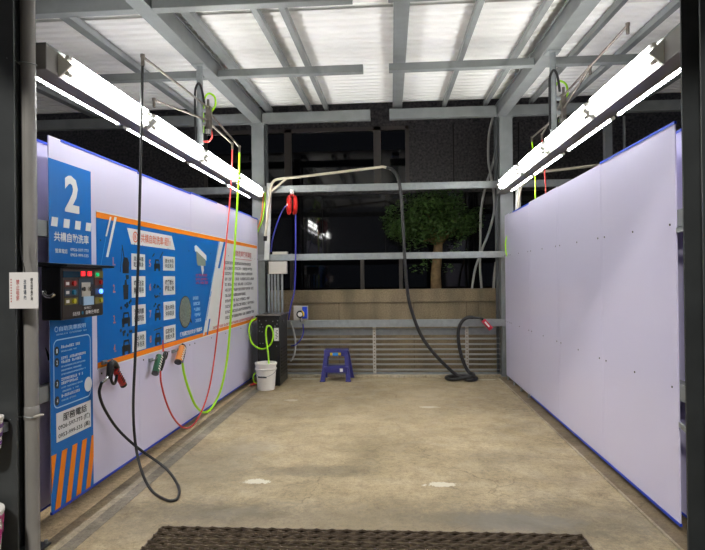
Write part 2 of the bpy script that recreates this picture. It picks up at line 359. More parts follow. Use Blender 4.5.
H = {
    'black': [[-1.873,4.13,3.23],[-1.887,4.13,2.787],[-1.904,4.13,2.254],[-1.921,4.13,1.796],[-1.937,4.13,1.415],[-1.95,4.12,0.998],[-1.965,4.11,0.613],[-1.936,4.08,0.334],[-1.861,4.02,0.145],[-1.77,3.984,0.02],[-1.589,3.835,0.013],[-1.535,3.863,0.013],[-1.604,4.068,0.02],[-1.753,4.2,0.11],[-1.974,4.2,0.267],[-2.108,4.147,0.427],[-2.121,3.972,0.629],[-2.122,3.91,0.752],[-2.112,3.923,0.822]],
    'red': [[-1.9,6.632,3.162],[-1.91,6.625,2.859],[-1.92,6.571,2.513],[-1.93,6.422,1.965],[-1.94,6.28,1.441],[-1.96,6.181,1.026],[-1.98,6.126,0.74],[-2.0,6.003,0.406],[-2.03,5.855,0.188],[-2.054,5.616,0.069],[-2.058,5.353,0.115],[-2.062,5.115,0.277],[-2.084,4.999,0.462],[-2.105,4.952,0.636],[-2.115,4.966,0.734]],
    'lime': [[-1.86,6.795,3.162],[-1.87,6.802,2.891],[-1.88,6.756,2.537],[-1.9,6.67,1.917],[-1.92,6.609,1.312],[-1.94,6.581,0.989],[-1.96,6.511,0.604],[-1.98,6.33,0.296],[-2.025,6.173,0.136],[-2.048,5.97,0.112],[-2.053,5.705,0.244],[-2.075,5.569,0.438],[-2.096,5.493,0.625],[-2.106,5.477,0.748]],
    'boomhose': [[-0.056,8.6,3.255],[0.043,8.6,3.203],[0.119,8.6,3.086],[0.161,8.6,2.823],[0.186,8.6,2.362],[0.21,8.6,1.793],[0.25,8.6,1.286],[0.322,8.6,0.979],[0.44,8.6,0.672],[0.604,8.6,0.427],[0.812,8.58,0.201],[0.988,8.56,0.052],[1.103,8.38,0.03],[1.2,8.4,0.028],[1.26,8.52,0.028],[1.2,8.66,0.028],[1.02,8.71,0.028],[0.86,8.66,0.028],[0.81,8.53,0.028],[0.88,8.4,0.028],[1.03,8.38,0.05],[1.17,8.4,0.08],[1.215,8.5,0.085],[1.145,8.6,0.121],[1.059,8.62,0.316],[1.011,8.63,0.575],[1.022,8.64,0.773],[1.084,8.64,0.887],[1.16,8.64,0.932],[1.236,8.64,0.932]],
    'cab': [[-1.972,8.0,0.986],[-2.039,7.97,0.938],[-2.064,7.95,0.809],[-2.017,7.93,0.638],[-1.887,7.93,0.551],[-1.755,7.93,0.608],[-1.707,7.94,0.751],[-1.744,7.96,0.864],[-1.797,7.97,0.878],[-1.815,7.95,0.808],[-1.806,7.92,0.682],[-1.772,7.87,0.516],[-1.75,7.83,0.351]],
    'yel': [[-1.966,8.0,0.208],[-2.0,7.97,0.184],[-2.009,7.95,0.116],[-1.985,7.95,0.065],[-1.943,7.96,0.056]],
    'blue1': [[-1.589,8.66,2.714],[-1.653,8.66,2.684],[-1.736,8.67,2.545],[-1.82,8.68,2.327],[-1.872,8.69,2.14],[-1.897,8.72,1.984]],
    'blue2': [[-1.488,8.66,2.617],[-1.487,8.66,2.398],[-1.496,8.66,1.85],[-1.518,8.66,1.38],[-1.576,8.66,1.145],[-1.622,8.68,0.909]],
    'blue3': [[-1.393,8.68,0.845],[-1.386,8.68,0.719],[-1.427,8.68,0.61],[-1.507,8.68,0.524],[-1.587,8.68,0.501]],
    'greypipe': [[-1.594,8.7,0.876],[-1.548,8.7,0.734],[-1.518,8.7,0.545],[-1.544,8.7,0.356],[-1.601,8.7,0.262]],
    'armpipe': [[-1.963,8.62,2.231],[-1.924,8.62,2.559],[-1.88,8.62,2.902],[-1.855,8.62,3.027],[-1.807,8.62,3.096],[-1.704,8.62,3.122],[-1.404,8.62,3.145],[-0.777,8.62,3.204],[-0.187,8.62,3.26],[-0.11,8.62,3.268],[-0.041,8.62,3.247]],
    'brace': [[-1.872,8.62,2.918],[-1.625,8.62,3.116]],
    'cond1': [[1.761,9.66,4.275],[1.69,9.66,3.969],[1.676,9.66,3.542],[1.723,9.66,3.234],[1.761,9.66,2.926],[1.758,9.66,2.653],[1.669,9.66,2.313],[1.539,9.66,1.991],[1.425,9.66,1.668],[1.37,9.66,1.327]],
    'cond2': [[1.817,9.69,4.281],[1.802,9.69,3.717],[1.722,9.69,3.376],[1.625,9.69,3.087],[1.544,9.69,2.66],[1.529,9.69,2.181],[1.515,9.69,1.753],[1.544,9.69,1.307]],
    'cond3': [[1.78,9.66,1.8],[1.753,9.66,1.578],[1.732,9.66,1.306]],
    'behind': [[-2.3,3.473,1.199],[-2.29,3.54,1.113],[-2.28,3.566,1.043]],
    'rgreen': [[1.95,7.821,3.413],[1.95,7.751,3.205],[1.95,7.686,2.92],[1.95,7.677,2.581],[1.95,7.678,2.042]],
    'rred': [[2.0,7.502,3.373],[2.0,7.441,3.136],[2.0,7.382,2.864],[2.0,7.351,2.536],[2.0,7.376,2.021]],
    'rightlime': [[1.744,8.55,2.163],[1.721,8.55,2.058],[1.726,8.55,1.922],[1.747,8.55,1.846]],
}

# ================================================================== SETTING
def zb(y): return 3.88 + .036*(y-4.5)          # underside of the roof frame
PITX0, PITX1, PITY0, PITY1 = -1.47, 1.13, 2.45, 3.455
b = MB()
for lo, hi in (((-9,-5),(PITX0,PITY1)), ((PITX1,-5),(9,PITY1)), ((PITX0,-5),(PITX1,PITY0)), ((-9,PITY1),(9,14))):
    b.box((lo[0],lo[1],-.15),(hi[0],hi[1],0),'floor')
struct('floor', b)
b = MB(); b.box((PITX0-.02,PITY0-.02,-.22),(PITX1+.02,PITY1+.02,-.15),'pit'); struct('floor_drain_pit', b)
# gutter and kerbs
b = MB(); b.box((-2.005,2.4,0),(-1.955,7.75,.003),'gutter_pale'); b.box((-1.955,2.4,0),(-1.865,7.9,.003),'gutter'); struct('gutter_strip', b)
b = MB(); b.box((-2.085,2.4,0),(-2.005,8.0,.002),'margin'); struct('floor_margin_left', b)
b = MB(); b.box((-2.45,2.4,0),(-2.085,8.72,.004),'lit_strip'); struct('floor_lit_strip_left', b)  # strip of floor coloured brighter, as if lit from the next bay
b = MB(); b.box((1.625,3.0,0),(2.3,8.72,.012),'kerb'); struct('kerb_strip_right', b)
b = MB(); b.box((1.611,2.95,0),(1.625,8.72,.0125),'gutter_pale'); struct('kerb_edge_right', b)
b = MB(); b.box((-1.66,8.72,0),(1.66,9.3,.035),'pale_line'); struct('kerb_back', b)

# low granite wall, facade
b = MB()
b.box((-9,9.5,0),(9,9.75,1.135),'granite'); b.box((-9,9.47,1.14),(9,9.78,1.355),'granite')
struct('wall_planter', b)
b = MB()
for x in (-3.3,-2.1,-.9,.37,1.25,1.45,2.7,3.9):
    b.box((x-.006,9.494,.02),(x+.006,9.502,1.135),'kerb')
struct('trim_granite_joints', b)
b = MB(); b.box((-9,9.75,0),(9,10.5,1.2),'bark'); struct('planter_soil', b)
# facade: lower window band, polished band, upper band
FY = 10.6
b = MB()
b.box((-14,FY,1.95),(14,FY+.3,3.18),'gloss_granite')          # polished spandrel
b.box((-14,FY,4.42),(14,FY+.3,9.0),'facade')
b.box((.36,FY-.02,3.18),(14,FY+.3,4.42),'facade')
b.box((-14,FY-.02,3.18),(-3.6,FY+.3,4.42),'facade')
b.box((-14,FY-.05,3.14),(14,FY,3.2),'facade')
b.box((-14,FY,0),(14,FY+.3,1.05),'gloss_granite')
b.box((-14,FY+1.2,0),(14,FY+1.3,9),'curtain')
struct('wall_back', b)
b = MB()
for x in (.9,1.55,2.2,-1.3,-2.6,-.1):
    b.box((x-.005,FY-.006,1.95),(x+.005,FY+.001,3.14),'pit')
b.box((1.18,FY-.024,3.2),(1.20,FY-.02,4.42),'pit'); b.box((2.38,FY-.024,3.2),(2.40,FY-.02,4.42),'pit')
struct('trim_facade_joints', b)
def window(n, x0, x1, z0, z1, fw=.07, glass='dark_glass', mull=()):
    w = MB()
    w.box((x0,FY-.03,z1-fw),(x1,FY+.06,z1),'facade_frame'); w.box((x0,FY-.03,z0),(x1,FY+.06,z0+fw*.6),'facade_frame')
    w.box((x0,FY-.03,z0),(x0+fw,FY+.06,z1),'facade_frame'); w.box((x1-fw,FY-.03,z0),(x1,FY+.06,z1),'facade_frame')
    for x in mull: w.box((x-.03,FY-.02,z0),(x+.03,FY+.05,z1),'facade_frame')
    o = struct('window_%d' % n, w)
    g = MB(); g.box((x0+fw*.5,FY+.02,z0+.02),(x1-fw*.5,FY+.03,z1-.02),glass); g.build('window_pane', o)
window(1, -3.6, -1.95, 3.2, 4.42); window(2, -1.95, -.24, 3.2, 4.42); window(3, -.24, .36, 3.2, 4.42)
window(4, -9, -1.9, 1.05, 1.95, .035); window(5, -1.9, -.55, 1.05, 1.95, .035); window(6, -.55, .18, 1.05, 1.95, .035); window(7, .18, 9, 1.05, 1.95, .035, mull=(2.7,))

# roof sheets: three overlapping courses of corrugated sheet
b = MB()
def course(x0, x1, y0, y1, dz):
    pr = []; y = y0; P = .145
    while y < y1:
        for dy, z in ((0,0),(.05,0),(.068,.022),(.127,.022)):
            if y+dy <= y1: pr.append((y+dy, zb(y+dy)+.30+z+dz))
        y += P
    vs = []; fs = []
    for (yy, z) in pr: vs += [(x0,yy,z),(x1,yy,z),(x0,yy,z+.004),(x1,yy,z+.004)]
    for i in range(len(pr)-1):
        a = 4*i; fs += [(a,a+1,a+5,a+4),(a+2,a+6,a+7,a+3)]
    b.add(vs, fs, 'roof')
course(-7.5,7.5,1.2,5.62,.022); course(-7.5,7.5,5.48,8.95,0)
struct('ceiling', b)

# roof frame
def beamx(name, x0, x1, y, h=.075, w=.1, z=None):
    k = MB(); z = zb(y) if z is None else z
    k.bevbox((x0,y-w/2,z),(x1,y+w/2,z+h),'steel',.006); return struct(name, k)
for y, h in ((4.68,.12),(6.5,.085),(8.78,.16)):
    for x0, x1 in ((-7.5,-2.17),(-2.02,-.3),(0.0,1.65),(1.80,7.5)):
        beamx('roof_purlin', x0, x1, y, h)
def rafter(x0, x1):
    k = MB()
    for y0, y1 in ((1.5, 8.84),):
        vs = []
        for y in (y0, y1):
            for z0, z1, a, c in ((0,.012,x0,x1),(.188,.2,x0,x1),(.012,.188,(x0+x1)/2-.03,(x0+x1)/2+.03)):
                pass
        for (za, zc, a, c) in ((0,.014,x0,x1),(.186,.2,x0,x1),(.014,.186,x0+.02,x1-.02)):
            vs = [(a,y0,zb(y0)+za),(c,y0,zb(y0)+za),(c,y1,zb(y1)+za),(a,y1,zb(y1)+za),(a,y0,zb(y0)+zc),(c,y0,zb(y0)+zc),(c,y1,zb(y1)+zc),(a,y1,zb(y1)+zc)]
            k.add(vs, [(0,3,2,1),(4,5,6,7),(0,1,5,4),(1,2,6,5),(2,3,7,6),(3,0,4,7)], 'steel')
    return struct('roof_rafter', k)
rafter(-2.17, -2.02); rafter(1.65, 1.80)
def batten(x, w, h=.07, m='steel'):
    k = MB(); y0, y1 = 1.5, 8.9; a, c = x-w/2, x+w/2
    z0 = .20
    vs = [(a,y0,zb(y0)+z0),(c,y0,zb(y0)+z0),(c,y1,zb(y1)+z0),(a,y1,zb(y1)+z0),(a,y0,zb(y0)+z0+h),(c,y0,zb(y0)+z0+h),(c,y1,zb(y1)+z0+h),(a,y1,zb(y1)+z0+h)]
    k.add(vs, [(0,3,2,1),(4,5,6,7),(0,1,5,4),(1,2,6,5),(2,3,7,6),(3,0,4,7)], m)
    return struct('roof_batten', k)
for x, w in ((-1.93,.1),(-1.27,.06),(-1.0,.06),(.126,.15),(.86,.06),(1.5,.06),(-3.12,.1),(-4.8,.12),(2.75,.07),(3.86,.12),(2.2,.05)):
    batten(x, w)

# ---------------- columns
def hbeam_column(name, x0, x1, y0, y1, ztop, m, label, front):
    t = thing(name, label, 'column', 'steel columns of the bay', ((x0+x1)/2,(y0+y1)/2,0))
    k = MB(); tf = .012; xc = (x0+x1)/2
    k.box((x0,y0,0),(x1,y0+tf,ztop),m); k.box((x0,y1-tf,0),(x1,y1,ztop),m); k.box((xc-.005,y0+tf,0),(xc+.005,y1-tf,ztop),m)
    part('shaft', k, t)
    k = MB(); k.box((x0-.04,y0-.04,0),(x1+.04,y1+.04,.014),m)
    for sx in (x0-.02,x1+.02):
        for sy in (y0-.02,y1+.02): k.cyl((sx,sy,.014),(sx,sy,.034),.011,'galv',6)
    part('base_plate', k, t); return t
hbeam_column('steel_column', -2.29, -2.082, 2.96, 3.16, zb(3.06), 'steel_dark', 'dark grey steel column at the left edge, behind the hanging white card', True)
hbeam_column('steel_column', 1.588, 1.793, 2.96, 3.16, zb(3.06), 'steel_dark', 'dark grey steel column at the right edge of the bay opening', True)
def box_column(x0, x1, label):
    t = thing('steel_column', label, 'column', 'steel columns of the bay', ((x0+x1)/2, 8.86, 0))
    k = MB(); k.bevbox((x0,8.75,0),(x1,8.95,zb(8.75)),'steel',.006); part('shaft', k, t)
    k = MB(); k.box((x0-.04,8.72,0),(x1+.04,8.98,.014),'steel'); part('base_plate', k, t)
    k = MB(); k.box((x0-.02,8.74,zb(8.75)-.02),(x1+.02,8.96,zb(8.75)),'steel'); part('cap_plate', k, t)
box_column(-2.2,-2.0,'grey steel column at the back left, behind the swing boom post')
box_column(1.69,1.89,'grey steel column at the back right, behind the far end of the white partition')
b = MB(); b.box((3.335,8.9,0),(3.44,9.0,zb(8.8)),'steel'); b.box((3.63,8.95,0),(3.66,8.98,zb(8.8)),'steel'); b.box((1.62,8.8,0),(1.66,8.84,zb(8.75)),'steel_dark'); b.box((-1.985,8.8,0),(-1.95,8.84,zb(8.75)),'steel_dark')
struct('frame_posts', b)
# rails across the back
def rail(z0, z1, label, x0=-6, x1=6, y=8.72, mm='galv'):
    k = MB(); k.bevbox((x0,y,z0),(x1,y+.05,z1),mm,.006)
    return tag(k.build('cross_rail'), label, 'rail', 'square rails across the back of the bay')
rail(2.92,3.03,'top grey square rail across the back, just below the swing boom')
rail(1.845,1.945,'middle grey square rail across the back, level with the tree trunk')
rail(.785,.9,'lowest grey square rail across the back, just above the slatted fence')

# ---------------- slatted fence
fe = thing('slatted_fence', 'low grey metal fence of horizontal slats under the lowest rail', 'fence', None, (0,8.84,.03))
for i, z in enumerate((.66,.585,.50,.42,.34,.265,.185,.1)):
    k = MB(); hh = .028 if i else .11
    k.box((-1.98,8.84,z-.012),(1.68,8.846,z-.012+hh),'slat' if i else 'galv'); k.box((-1.98,8.80,z-.012+hh-.006),(1.68,8.846,z-.012+hh),'slat' if i else 'galv')
    part('slat', k, fe)
for x in (-.28,1.16):
    k = MB(); k.box((x-.025,8.792,.05),(x+.025,8.798,.785),'egrey')
    for q in range(14): k.cyl((x,8.788,.1+q*.047),(x,8.793,.1+q*.047),.009,'kerb',8)
    part('perforated_strap', k, fe)
k = MB(); k.box((-1.98,8.8,.035),(1.68,8.86,.065),'galv'); part('bottom_channel', k, fe)

# ---------------- side walls
def lwall_box(mb, u0, u1, z0, z1, n0, n1, m):
    mb.add([WL(u,z,n) for u,z,n in ((u0,z0,n0),(u1,z0,n0),(u1,z0,n1),(u0,z0,n1),(u0,z1,n0),(u1,z1,n0),(u1,z1,n1),(u0,z1,n1))],
           [(0,3,2,1),(4,5,6,7),(0,1,5,4),(1,2,6,5),(2,3,7,6),(3,0,4,7)], m)
def WR(u, z, n): return Vector((1.72 + .004*u - n, 3.50 + u, z))
def rwall_box(mb, u0, u1, z0, z1, n0, n1, m):
    mb.add([WR(u,z,n) for u,z,n in ((u0,z0,n0),(u1,z0,n0),(u1,z0,n1),(u0,z0,n1),(u0,z1,n0),(u1,z1,n0),(u1,z1,n1),(u0,z1,n1))],
           [(0,3,2,1),(4,5,6,7),(0,1,5,4),(1,2,6,5),(2,3,7,6),(3,0,4,7)], m)
US = [0,1.22,2.44,3.66,4.88]
def side_wall(name, wb, uend, zlo, zhi, dz, tops, bots, wfun):
    g = MB()
    for zc in (.85, 1.905):
        wb(g, -.3, uend, zc-.05, zc+.05, -.085, -.01, 'steel')
    root = struct(name, g)
    ends = US[1:]+[uend]
    for i, (a, c) in enumerate(zip(US, ends)):
        k = MB(); wb(k, a+.002, c-.002, zlo, zhi+dz[i], -.008, 0, 'panel')
        for z in (.87, 1.87):
            for q in (.06,.5,.94):
                p = wfun(a+(c-a)*q, z, 0); pn = wfun(a+(c-a)*q, z, .004); k.cyl(p, pn, .007, 'ink', 8)
        k.build('wall_sheet', root)
    for (a, c) in tops:
        k = MB(); i = min(int((a+.01)//1.22), 4); wb(k, a, c, zhi+dz[i]-.014, zhi+dz[i]+.003, -.012, .004, 'blue_trim'); k.build('edge_trim', root)
    for (a, c) in bots:
        k = MB(); wb(k, a, c, zlo-.004, zlo+.014, -.012, .004, 'blue_trim'); k.build('edge_trim', root)
    k = MB(); wb(k, -.32, uend, zlo+.01, zhi-.02, -.1, -.092, 'panel'); k.build('wall_sheet', root)
    k = MB(); wb(k, -.32, uend, zlo+.006, zlo+.02, -.104, -.088, 'blue_trim'); wb(k, -.32, uend, zhi-.034, zhi-.017, -.104, -.088, 'blue_trim'); k.build('edge_trim', root)
    return root
side_wall('wall_left', lwall_box, 5.26, .07, 2.508, (0,-.012,0,.006,0), ((.13,1.22),(1.22,2.44),(2.44,3.3),(3.66,4.88),(4.88,5.26)), ((0,1.22),(1.22,2.44),(2.44,3.66),(3.66,4.88),(4.88,5.26)), WL)
side_wall('wall_right', rwall_box, 5.2, .045, 2.488, (0,-.012,-.004,-.012,.0), ((0,1.22),(3.66,4.6)), ((0,1.22),(1.22,2.44),(2.44,3.66)), WR)
# small steel lugs fixing the partition to the right-hand column
for z in (.66,1.83):
    k = MB(); k.beam((1.72,3.49,z),(1.66,3.17,z),.012,.03,'galv'); struct('trim_lug', k)
b = MB()
for i in range(4): b.box((1.71,7.2+.42*i,.0),(1.73,7.23+.42*i,.06),'galv')
struct('trim_feet', b)
# longitudinal beams above the walls
b = MB(); b.bevbox((-2.16,3.16,2.822),(-2.02,8.75,2.97),'beam',.005); b.box((-2.165,3.16,2.97),(-2.02,8.75,2.98),'steel'); struct('light_beam_left', b)
b = MB(); b.bevbox((1.635,3.16,2.822),(1.775,8.75,2.97),'beam',.005); b.box((1.635,3.16,2.97),(1.78,8.75,2.98),'steel'); struct('light_beam_right', b)

# ---------------- lights
def twin_light(side, y0, y1, label):
    xb = -2.02 if side < 0 else 1.635; s = 1 if side < 0 else -1; zc = 2.89
    t = thing('fluorescent_light', label, 'light', 'twin tube lights along the beams', (xb, y0, zc))
    tri = [(0,-.072),(0,.072),(.072,0)]
    f = lambda a, c, d: Vector((xb+s*a, d, zc+c))
    k = MB(); k.prism(tri, f, y0+.004, y1-.004, 'white_metal'); part('reflector', k, t)
    for ya, yb in ((y0,y0+.012),(y1-.012,y1)):
        k = MB(); k.prism([(0,-.076),(0,.076),(.09,.0)], f, ya, yb, 'white_metal'); part('end_cap', k, t)
    for sg in (-1, 1):
        c = (xb+s*.05, zc+sg*.05)
        k = MB(); k.cyl((c[0],y0+.05,c[1]),(c[0],y1-.05,c[1]),.0145,'diffuser',14); tb = part('tube', k, t)
        for ya, yb in ((y0+.012,y0+.05),(y1-.05,y1-.012)):
            k = MB(); k.cyl((c[0],ya,c[1]),(c[0],yb,c[1]),.0146,'white_plastic',12)
            o = k.build('lamp_holder'); o.data.transform(Matrix.Translation(-Vector(t.location))); o.parent = tb
ORD = ['nearest', 'second nearest', 'third nearest', 'farthest']
for i, (a, c) in enumerate(((3.28,4.45),(4.52,5.78),(5.85,7.10),(7.17,8.46))):
    twin_light(-1, a, c, ORD[i]+' twin-tube white light on the inner side of the left beam')
for i, (a, c) in enumerate(((3.44,4.55),(4.60,5.83),(5.9,7.0),(7.06,8.25))):
    twin_light(1, a, c, ORD[i]+' twin-tube white light on the inner side of the right beam')
def slim_light(x, xb, y0, y1, label):
    t = thing('slim_tube_light', label, 'light', 'slim single tube lights on the outer side of the beams', (x, y0, 2.85))
    k = MB(); k.cyl((x,y0,2.85),(x,y1,2.85),.0115,'slim_glow',14); part('tube', k, t)
    for y in (y0,y1):
        e = .03 if y == y1 else -.03
        k = MB(); k.cyl((x,y,2.85),(x,y+e,2.85),.017,'white_plastic',12); part('end_cap', k, t)
    for y in (y0+.15,y1-.15):
        k = MB(); k.box((min(x,xb),y-.012,2.866),(max(x,xb),y+.012,2.872),'galv'); part('clip', k, t)
for i, (a, c) in enumerate(((3.25,4.40),(4.56,5.85),(6.03,7.28),(7.45,8.62))):
    slim_light(-2.215, -2.15, a, c, ORD[i]+' slim single tube light on the outer side of the left beam')
for i, (a, c) in enumerate(((3.40,4.58),(4.74,5.85),(6.07,7.2),(7.33,8.56))):
    slim_light(1.83, 1.77, a, c, ORD[i]+' slim single tube light on the outer side of the right beam')

# ================================================================== SIGNS on the left wall
def rect(mb, u0, u1, z0, z1, d, m): mb.prism([(u0,z0),(u1,z0),(u1,z1),(u0,z1)], WL, d-.0015, d, m)
def poly(mb, pts, d, m): mb.prism(pts, WL, d-.0015, d, m)
def disc(mb, u, z, ru, rz, d, m, n=24): poly(mb, [(u+ru*math.cos(2*math.pi*k/n), z+rz*math.sin(2*math.pi*k/n)) for k in range(n)], d, m)
def ptext(mb, s, u0, u1, z0, z1, d, m, bold=0.0, lines=1.0, skew=0.0): put_text(mb, s, WL, u0, z0, u1, z1, d, m, bold, lines, skew)
def dashes(mb, u0, u1, z, h, d, m, seed=0, slope=0.0, fill=.8):
    r = random.Random(seed); u = u0
    while u < u1-.01:
        w = min(h*r.uniform(.7,1.0), u1-u); zz = z+slope*(u-u0)
        if r.random() < .94:
            # two or three strokes per character cell
            for q in (0, .38, .76):
                if r.random() < .85: poly(mb, [(u,zz+q*h),(u+w*.86,zz+q*h),(u+w*.86,zz+q*h+h*.2),(u,zz+q*h+h*.2)], d, m)
            if r.random() < .7: poly(mb, [(u+w*.36,zz),(u+w*.5,zz),(u+w*.5,zz+h),(u+w*.36,zz+h)], d, m)
        u += w+h*.14
def sub(name, mb, parent): return mb.build(name, parent)
# --- tall pillar sign
k = MB(); poly(k, [(-.005,.085),(.487,.085),(.487,2.362),(-.005,2.362)], .002, 'blue')
sg = tag(k.build('pillar_sign'), 'tall narrow blue sign with a large white 2 on the left wall', 'sign')
k = MB(); ptext(k, '2', .165, .335, 2.035, 2.288, .004, 'white', .035); sub('bay_number', k, sg)
for i in range(4):
    u = .015+.132*i; k = MB(); poly(k, [(u,1.925),(u+.065,1.925),(u+.075,1.985),(u+.01,1.985)], .004, 'white'); sub('check_mark', k, sg)
k = MB(); ptext(k, '共構自助洗車', .045, .45, 1.828, 1.892, .004, 'white', .02); sub('lettering', k, sg)
k = MB(); ptext(k, '營業電話', .055, .19, 1.752, 1.782, .004, 'white', .012)
ptext(k, '0926-597-773', .225, .445, 1.772, 1.793, .004, 'white', .012); ptext(k, '0953-999-535', .225, .445, 1.735, 1.756, .004, 'white', .012); sub('lettering', k, sg)
k = MB(); ptext(k, '自助洗車說明', .09, .40, 1.235, 1.268, .004, 'pale_print', .012); disc(k, .06, 1.252, .018, .018, .004, 'pale_print'); disc(k, .06, 1.252, .013, .013, .005, 'blue')
dashes(k, .06, .42, 1.212, .009, .004, 'pale_print', 3); sub('lettering', k, sg)
# rounded frame
def rring(u0,u1,z0,z1,r,w,m,d):
    mb = MB(); out = []; inn = []
    for cx, cz, a0 in ((u1-r,z1-r,0),(u0+r,z1-r,90),(u0+r,z0+r,180),(u1-r,z0+r,270)):
        for q in range(7):
            a = math.radians(a0+15*q); out.append((cx+r*math.cos(a),cz+r*math.sin(a))); inn.append((cx+(r-w)*math.cos(a),cz+(r-w)*math.sin(a)))
    n = len(out)
    mb.add([WL(a,c,d) for a,c in out+inn], [(i,(i+1)%n,n+(i+1)%n,n+i) for i in range(n)], m); return mb
sub('frame_line', rring(.025,.46,.735,1.185,.045,.008,'pale_print',.004), sg)
for i, z in enumerate((1.11,1.035,.895,.785)):
    k = MB(); disc(k, .062, z, .024, .03, .004, 'ink'); ptext(k, str(i+1), .055, .069, z-.014, z+.014, .0055, 'white', .03); sub('step_badge', k, sg)
    k = MB(); nl = (2,5,4,2)[i]
    for q in range(nl):
        big = q < (1,2,2,1)[i]
        dashes(k, .11, (.34,.40,.36,.33)[i]-(.05 if q%2 else 0), z+.012-q*.026, .018 if big else .010, .004, 'white' if big else 'pale_print', 10*i+q)
    sub('lettering', k, sg)
k = MB(); disc(k, .425, .825, .047, .052, .0045, 'white'); sub('white_disc', k, sg)
k = MB(); poly(k, [(.05,.515),(.455,.515),(.455,.705),(.05,.705)], .004, 'white'); pb = sub('phone_box', k, sg)
k = MB(); ptext(k, '服務電話', .12, .40, .637, .69, .0055, 'ink', .02); ptext(k, '0926-597-773 (陳)', .068, .44, .583, .624, .0055, 'ink', .02); ptext(k, '0953-999-535 (高)', .068, .44, .528, .569, .0055, 'ink', .02); sub('lettering', k, pb)
for i in range(5):
    u = -.005+.118*i; pts = [(u-.085,.085),(u-.027,.085),(u+.055,.445),(u-.003,.445)]
    q = []
    # clip to the sign's width
    def clip(P, lim, keep):
        o = []
        for j in range(len(P)):
            a, c = P[j], P[(j+1)%len(P)]; ia = (a[0] >= lim) if keep > 0 else (a[0] <= lim); ic = (c[0] >= lim) if keep > 0 else (c[0] <= lim)
            if ia: o.append(a)
            if ia != ic:
                t = (lim-a[0])/(c[0]-a[0]); o.append((lim, a[1]+t*(c[1]-a[1])))
        return o
    q = clip(clip(pts, -.005, 1), .487, -1)
    if len(q) > 2:
        k = MB(); poly(k, q, .004, 'orange_paint'); sub('orange_stripe', k, sg)

# --- wide banner
B0, B1, Z0, Z1 = .555, 5.19, .905, 2.088
k = MB(); poly(k, [(B0,Z0),(2.76,Z0),(3.42,Z1),(B0,Z1)], .002, 'blue'); poly(k, [(2.76,Z0),(B1,Z0),(B1,Z1),(3.42,Z1)], .002, 'white')
bn = tag(k.build('instruction_banner'), 'wide blue and white car wash instruction banner with orange borders along the left wall', 'banner')
k = MB(); rect(k, B0, B1, 2.035, 2.08, .0035, 'orange_paint'); sub('orange_border', k, bn)
k = MB(); rect(k, B0, B1, .915, .957, .0035, 'orange_paint'); sub('orange_border', k, bn)
k = MB(); rect(k, B0, B1, 2.079, 2.088, .004, 'white'); rect(k, B0, B1, .905, .914, .004, 'white'); sub('white_edge', k, bn)
def slash(u0, z0, u1, z1, w, m, d=.005, name='slash'):
    kk = MB(); poly(kk, [(u0-w/2,z0),(u0+w/2,z0),(u1+w/2,z1),(u1-w/2,z1)], d, m); sub(name, kk, bn)
slash(.69,1.905,.76,2.062,.022,'white'); slash(.70,1.747,.835,2.068,.034,'white'); slash(.60,1.66,.69,1.905,.007,'blue_light')
slash(3.34,1.70,3.58,2.04,.075,'blue'); slash(3.06,1.53,3.2,1.73,.035,'blue_light'); slash(2.87,1.09,3.05,1.42,.03,'blue_light'); slash(2.78,.93,3.02,1.36,.05,'white'); slash(2.90,.92,2.99,1.1,.045,'blue'); slash(3.0,1.36,3.36,2.03,.02,'pale_print')
k = MB(); poly(k, [(1.09,1.868),(2.0,1.862),(1.92,1.997),(1.02,2.0)], .004, 'white'); hd = sub('title_plate', k, bn)
k = MB(); ptext(k, '共構自助洗車-超值', 1.26, 1.90, 1.892, 1.972, .0055, 'ink_orange', .012)
mbr = rring(1.115,1.205,1.885,1.98,.045,.012,'ink_orange',.0055); k.add(mbr.v, mbr.f, 'ink_orange'); ptext(k, 'B', 1.142, 1.178, 1.91, 1.955, .0055, 'ink_orange', .02); sub('lettering', k, hd)
STEPS = ['清水沖車\n乾淨車身', '噴灑泡沫\n靜置等待', '泡沫刷車\n仔細刷洗', '清水沖洗\n沖淨泡沫', '清水沖洗\n沖去泡沫', '噴灑蠟水\n輕鬆上蠟', '清水沖洗\n沖淨車身', '擦乾車身\n吹乾水漬']
def car(k, u, z, s):
    poly(k, [(u-.055*s,z-.01*s),(u+.055*s,z-.01*s),(u+.04*s,z+.045*s),(u-.04*s,z+.045*s)], .004, 'ink')
    poly(k, [(u-.065*s,z-.045*s),(u+.065*s,z-.045*s),(u+.065*s,z),(u-.065*s,z)], .004, 'ink')
    for q in (-.045,.045): poly(k, [(u+(q-.016)*s,z-.07*s),(u+(q+.016)*s,z-.07*s),(u+(q+.016)*s,z-.04*s),(u+(q-.016)*s,z-.04*s)], .004, 'ink')
    poly(k, [(u-.032*s,z+.005*s),(u+.032*s,z+.005*s),(u+.026*s,z+.03*s),(u-.026*s,z+.03*s)], .005, 'blue')
def droplets(k, u, z, s, seed):
    r = random.Random(seed)
    for q in range(7): disc(k, u+r.uniform(-.09,.09)*s, z+r.uniform(.05,.11)*s, .014*s, .014*s, .004, 'ink', 10)
ROWS = [(1.655,1.792),(1.42,1.60),(1.182,1.355),(.965,1.121)]
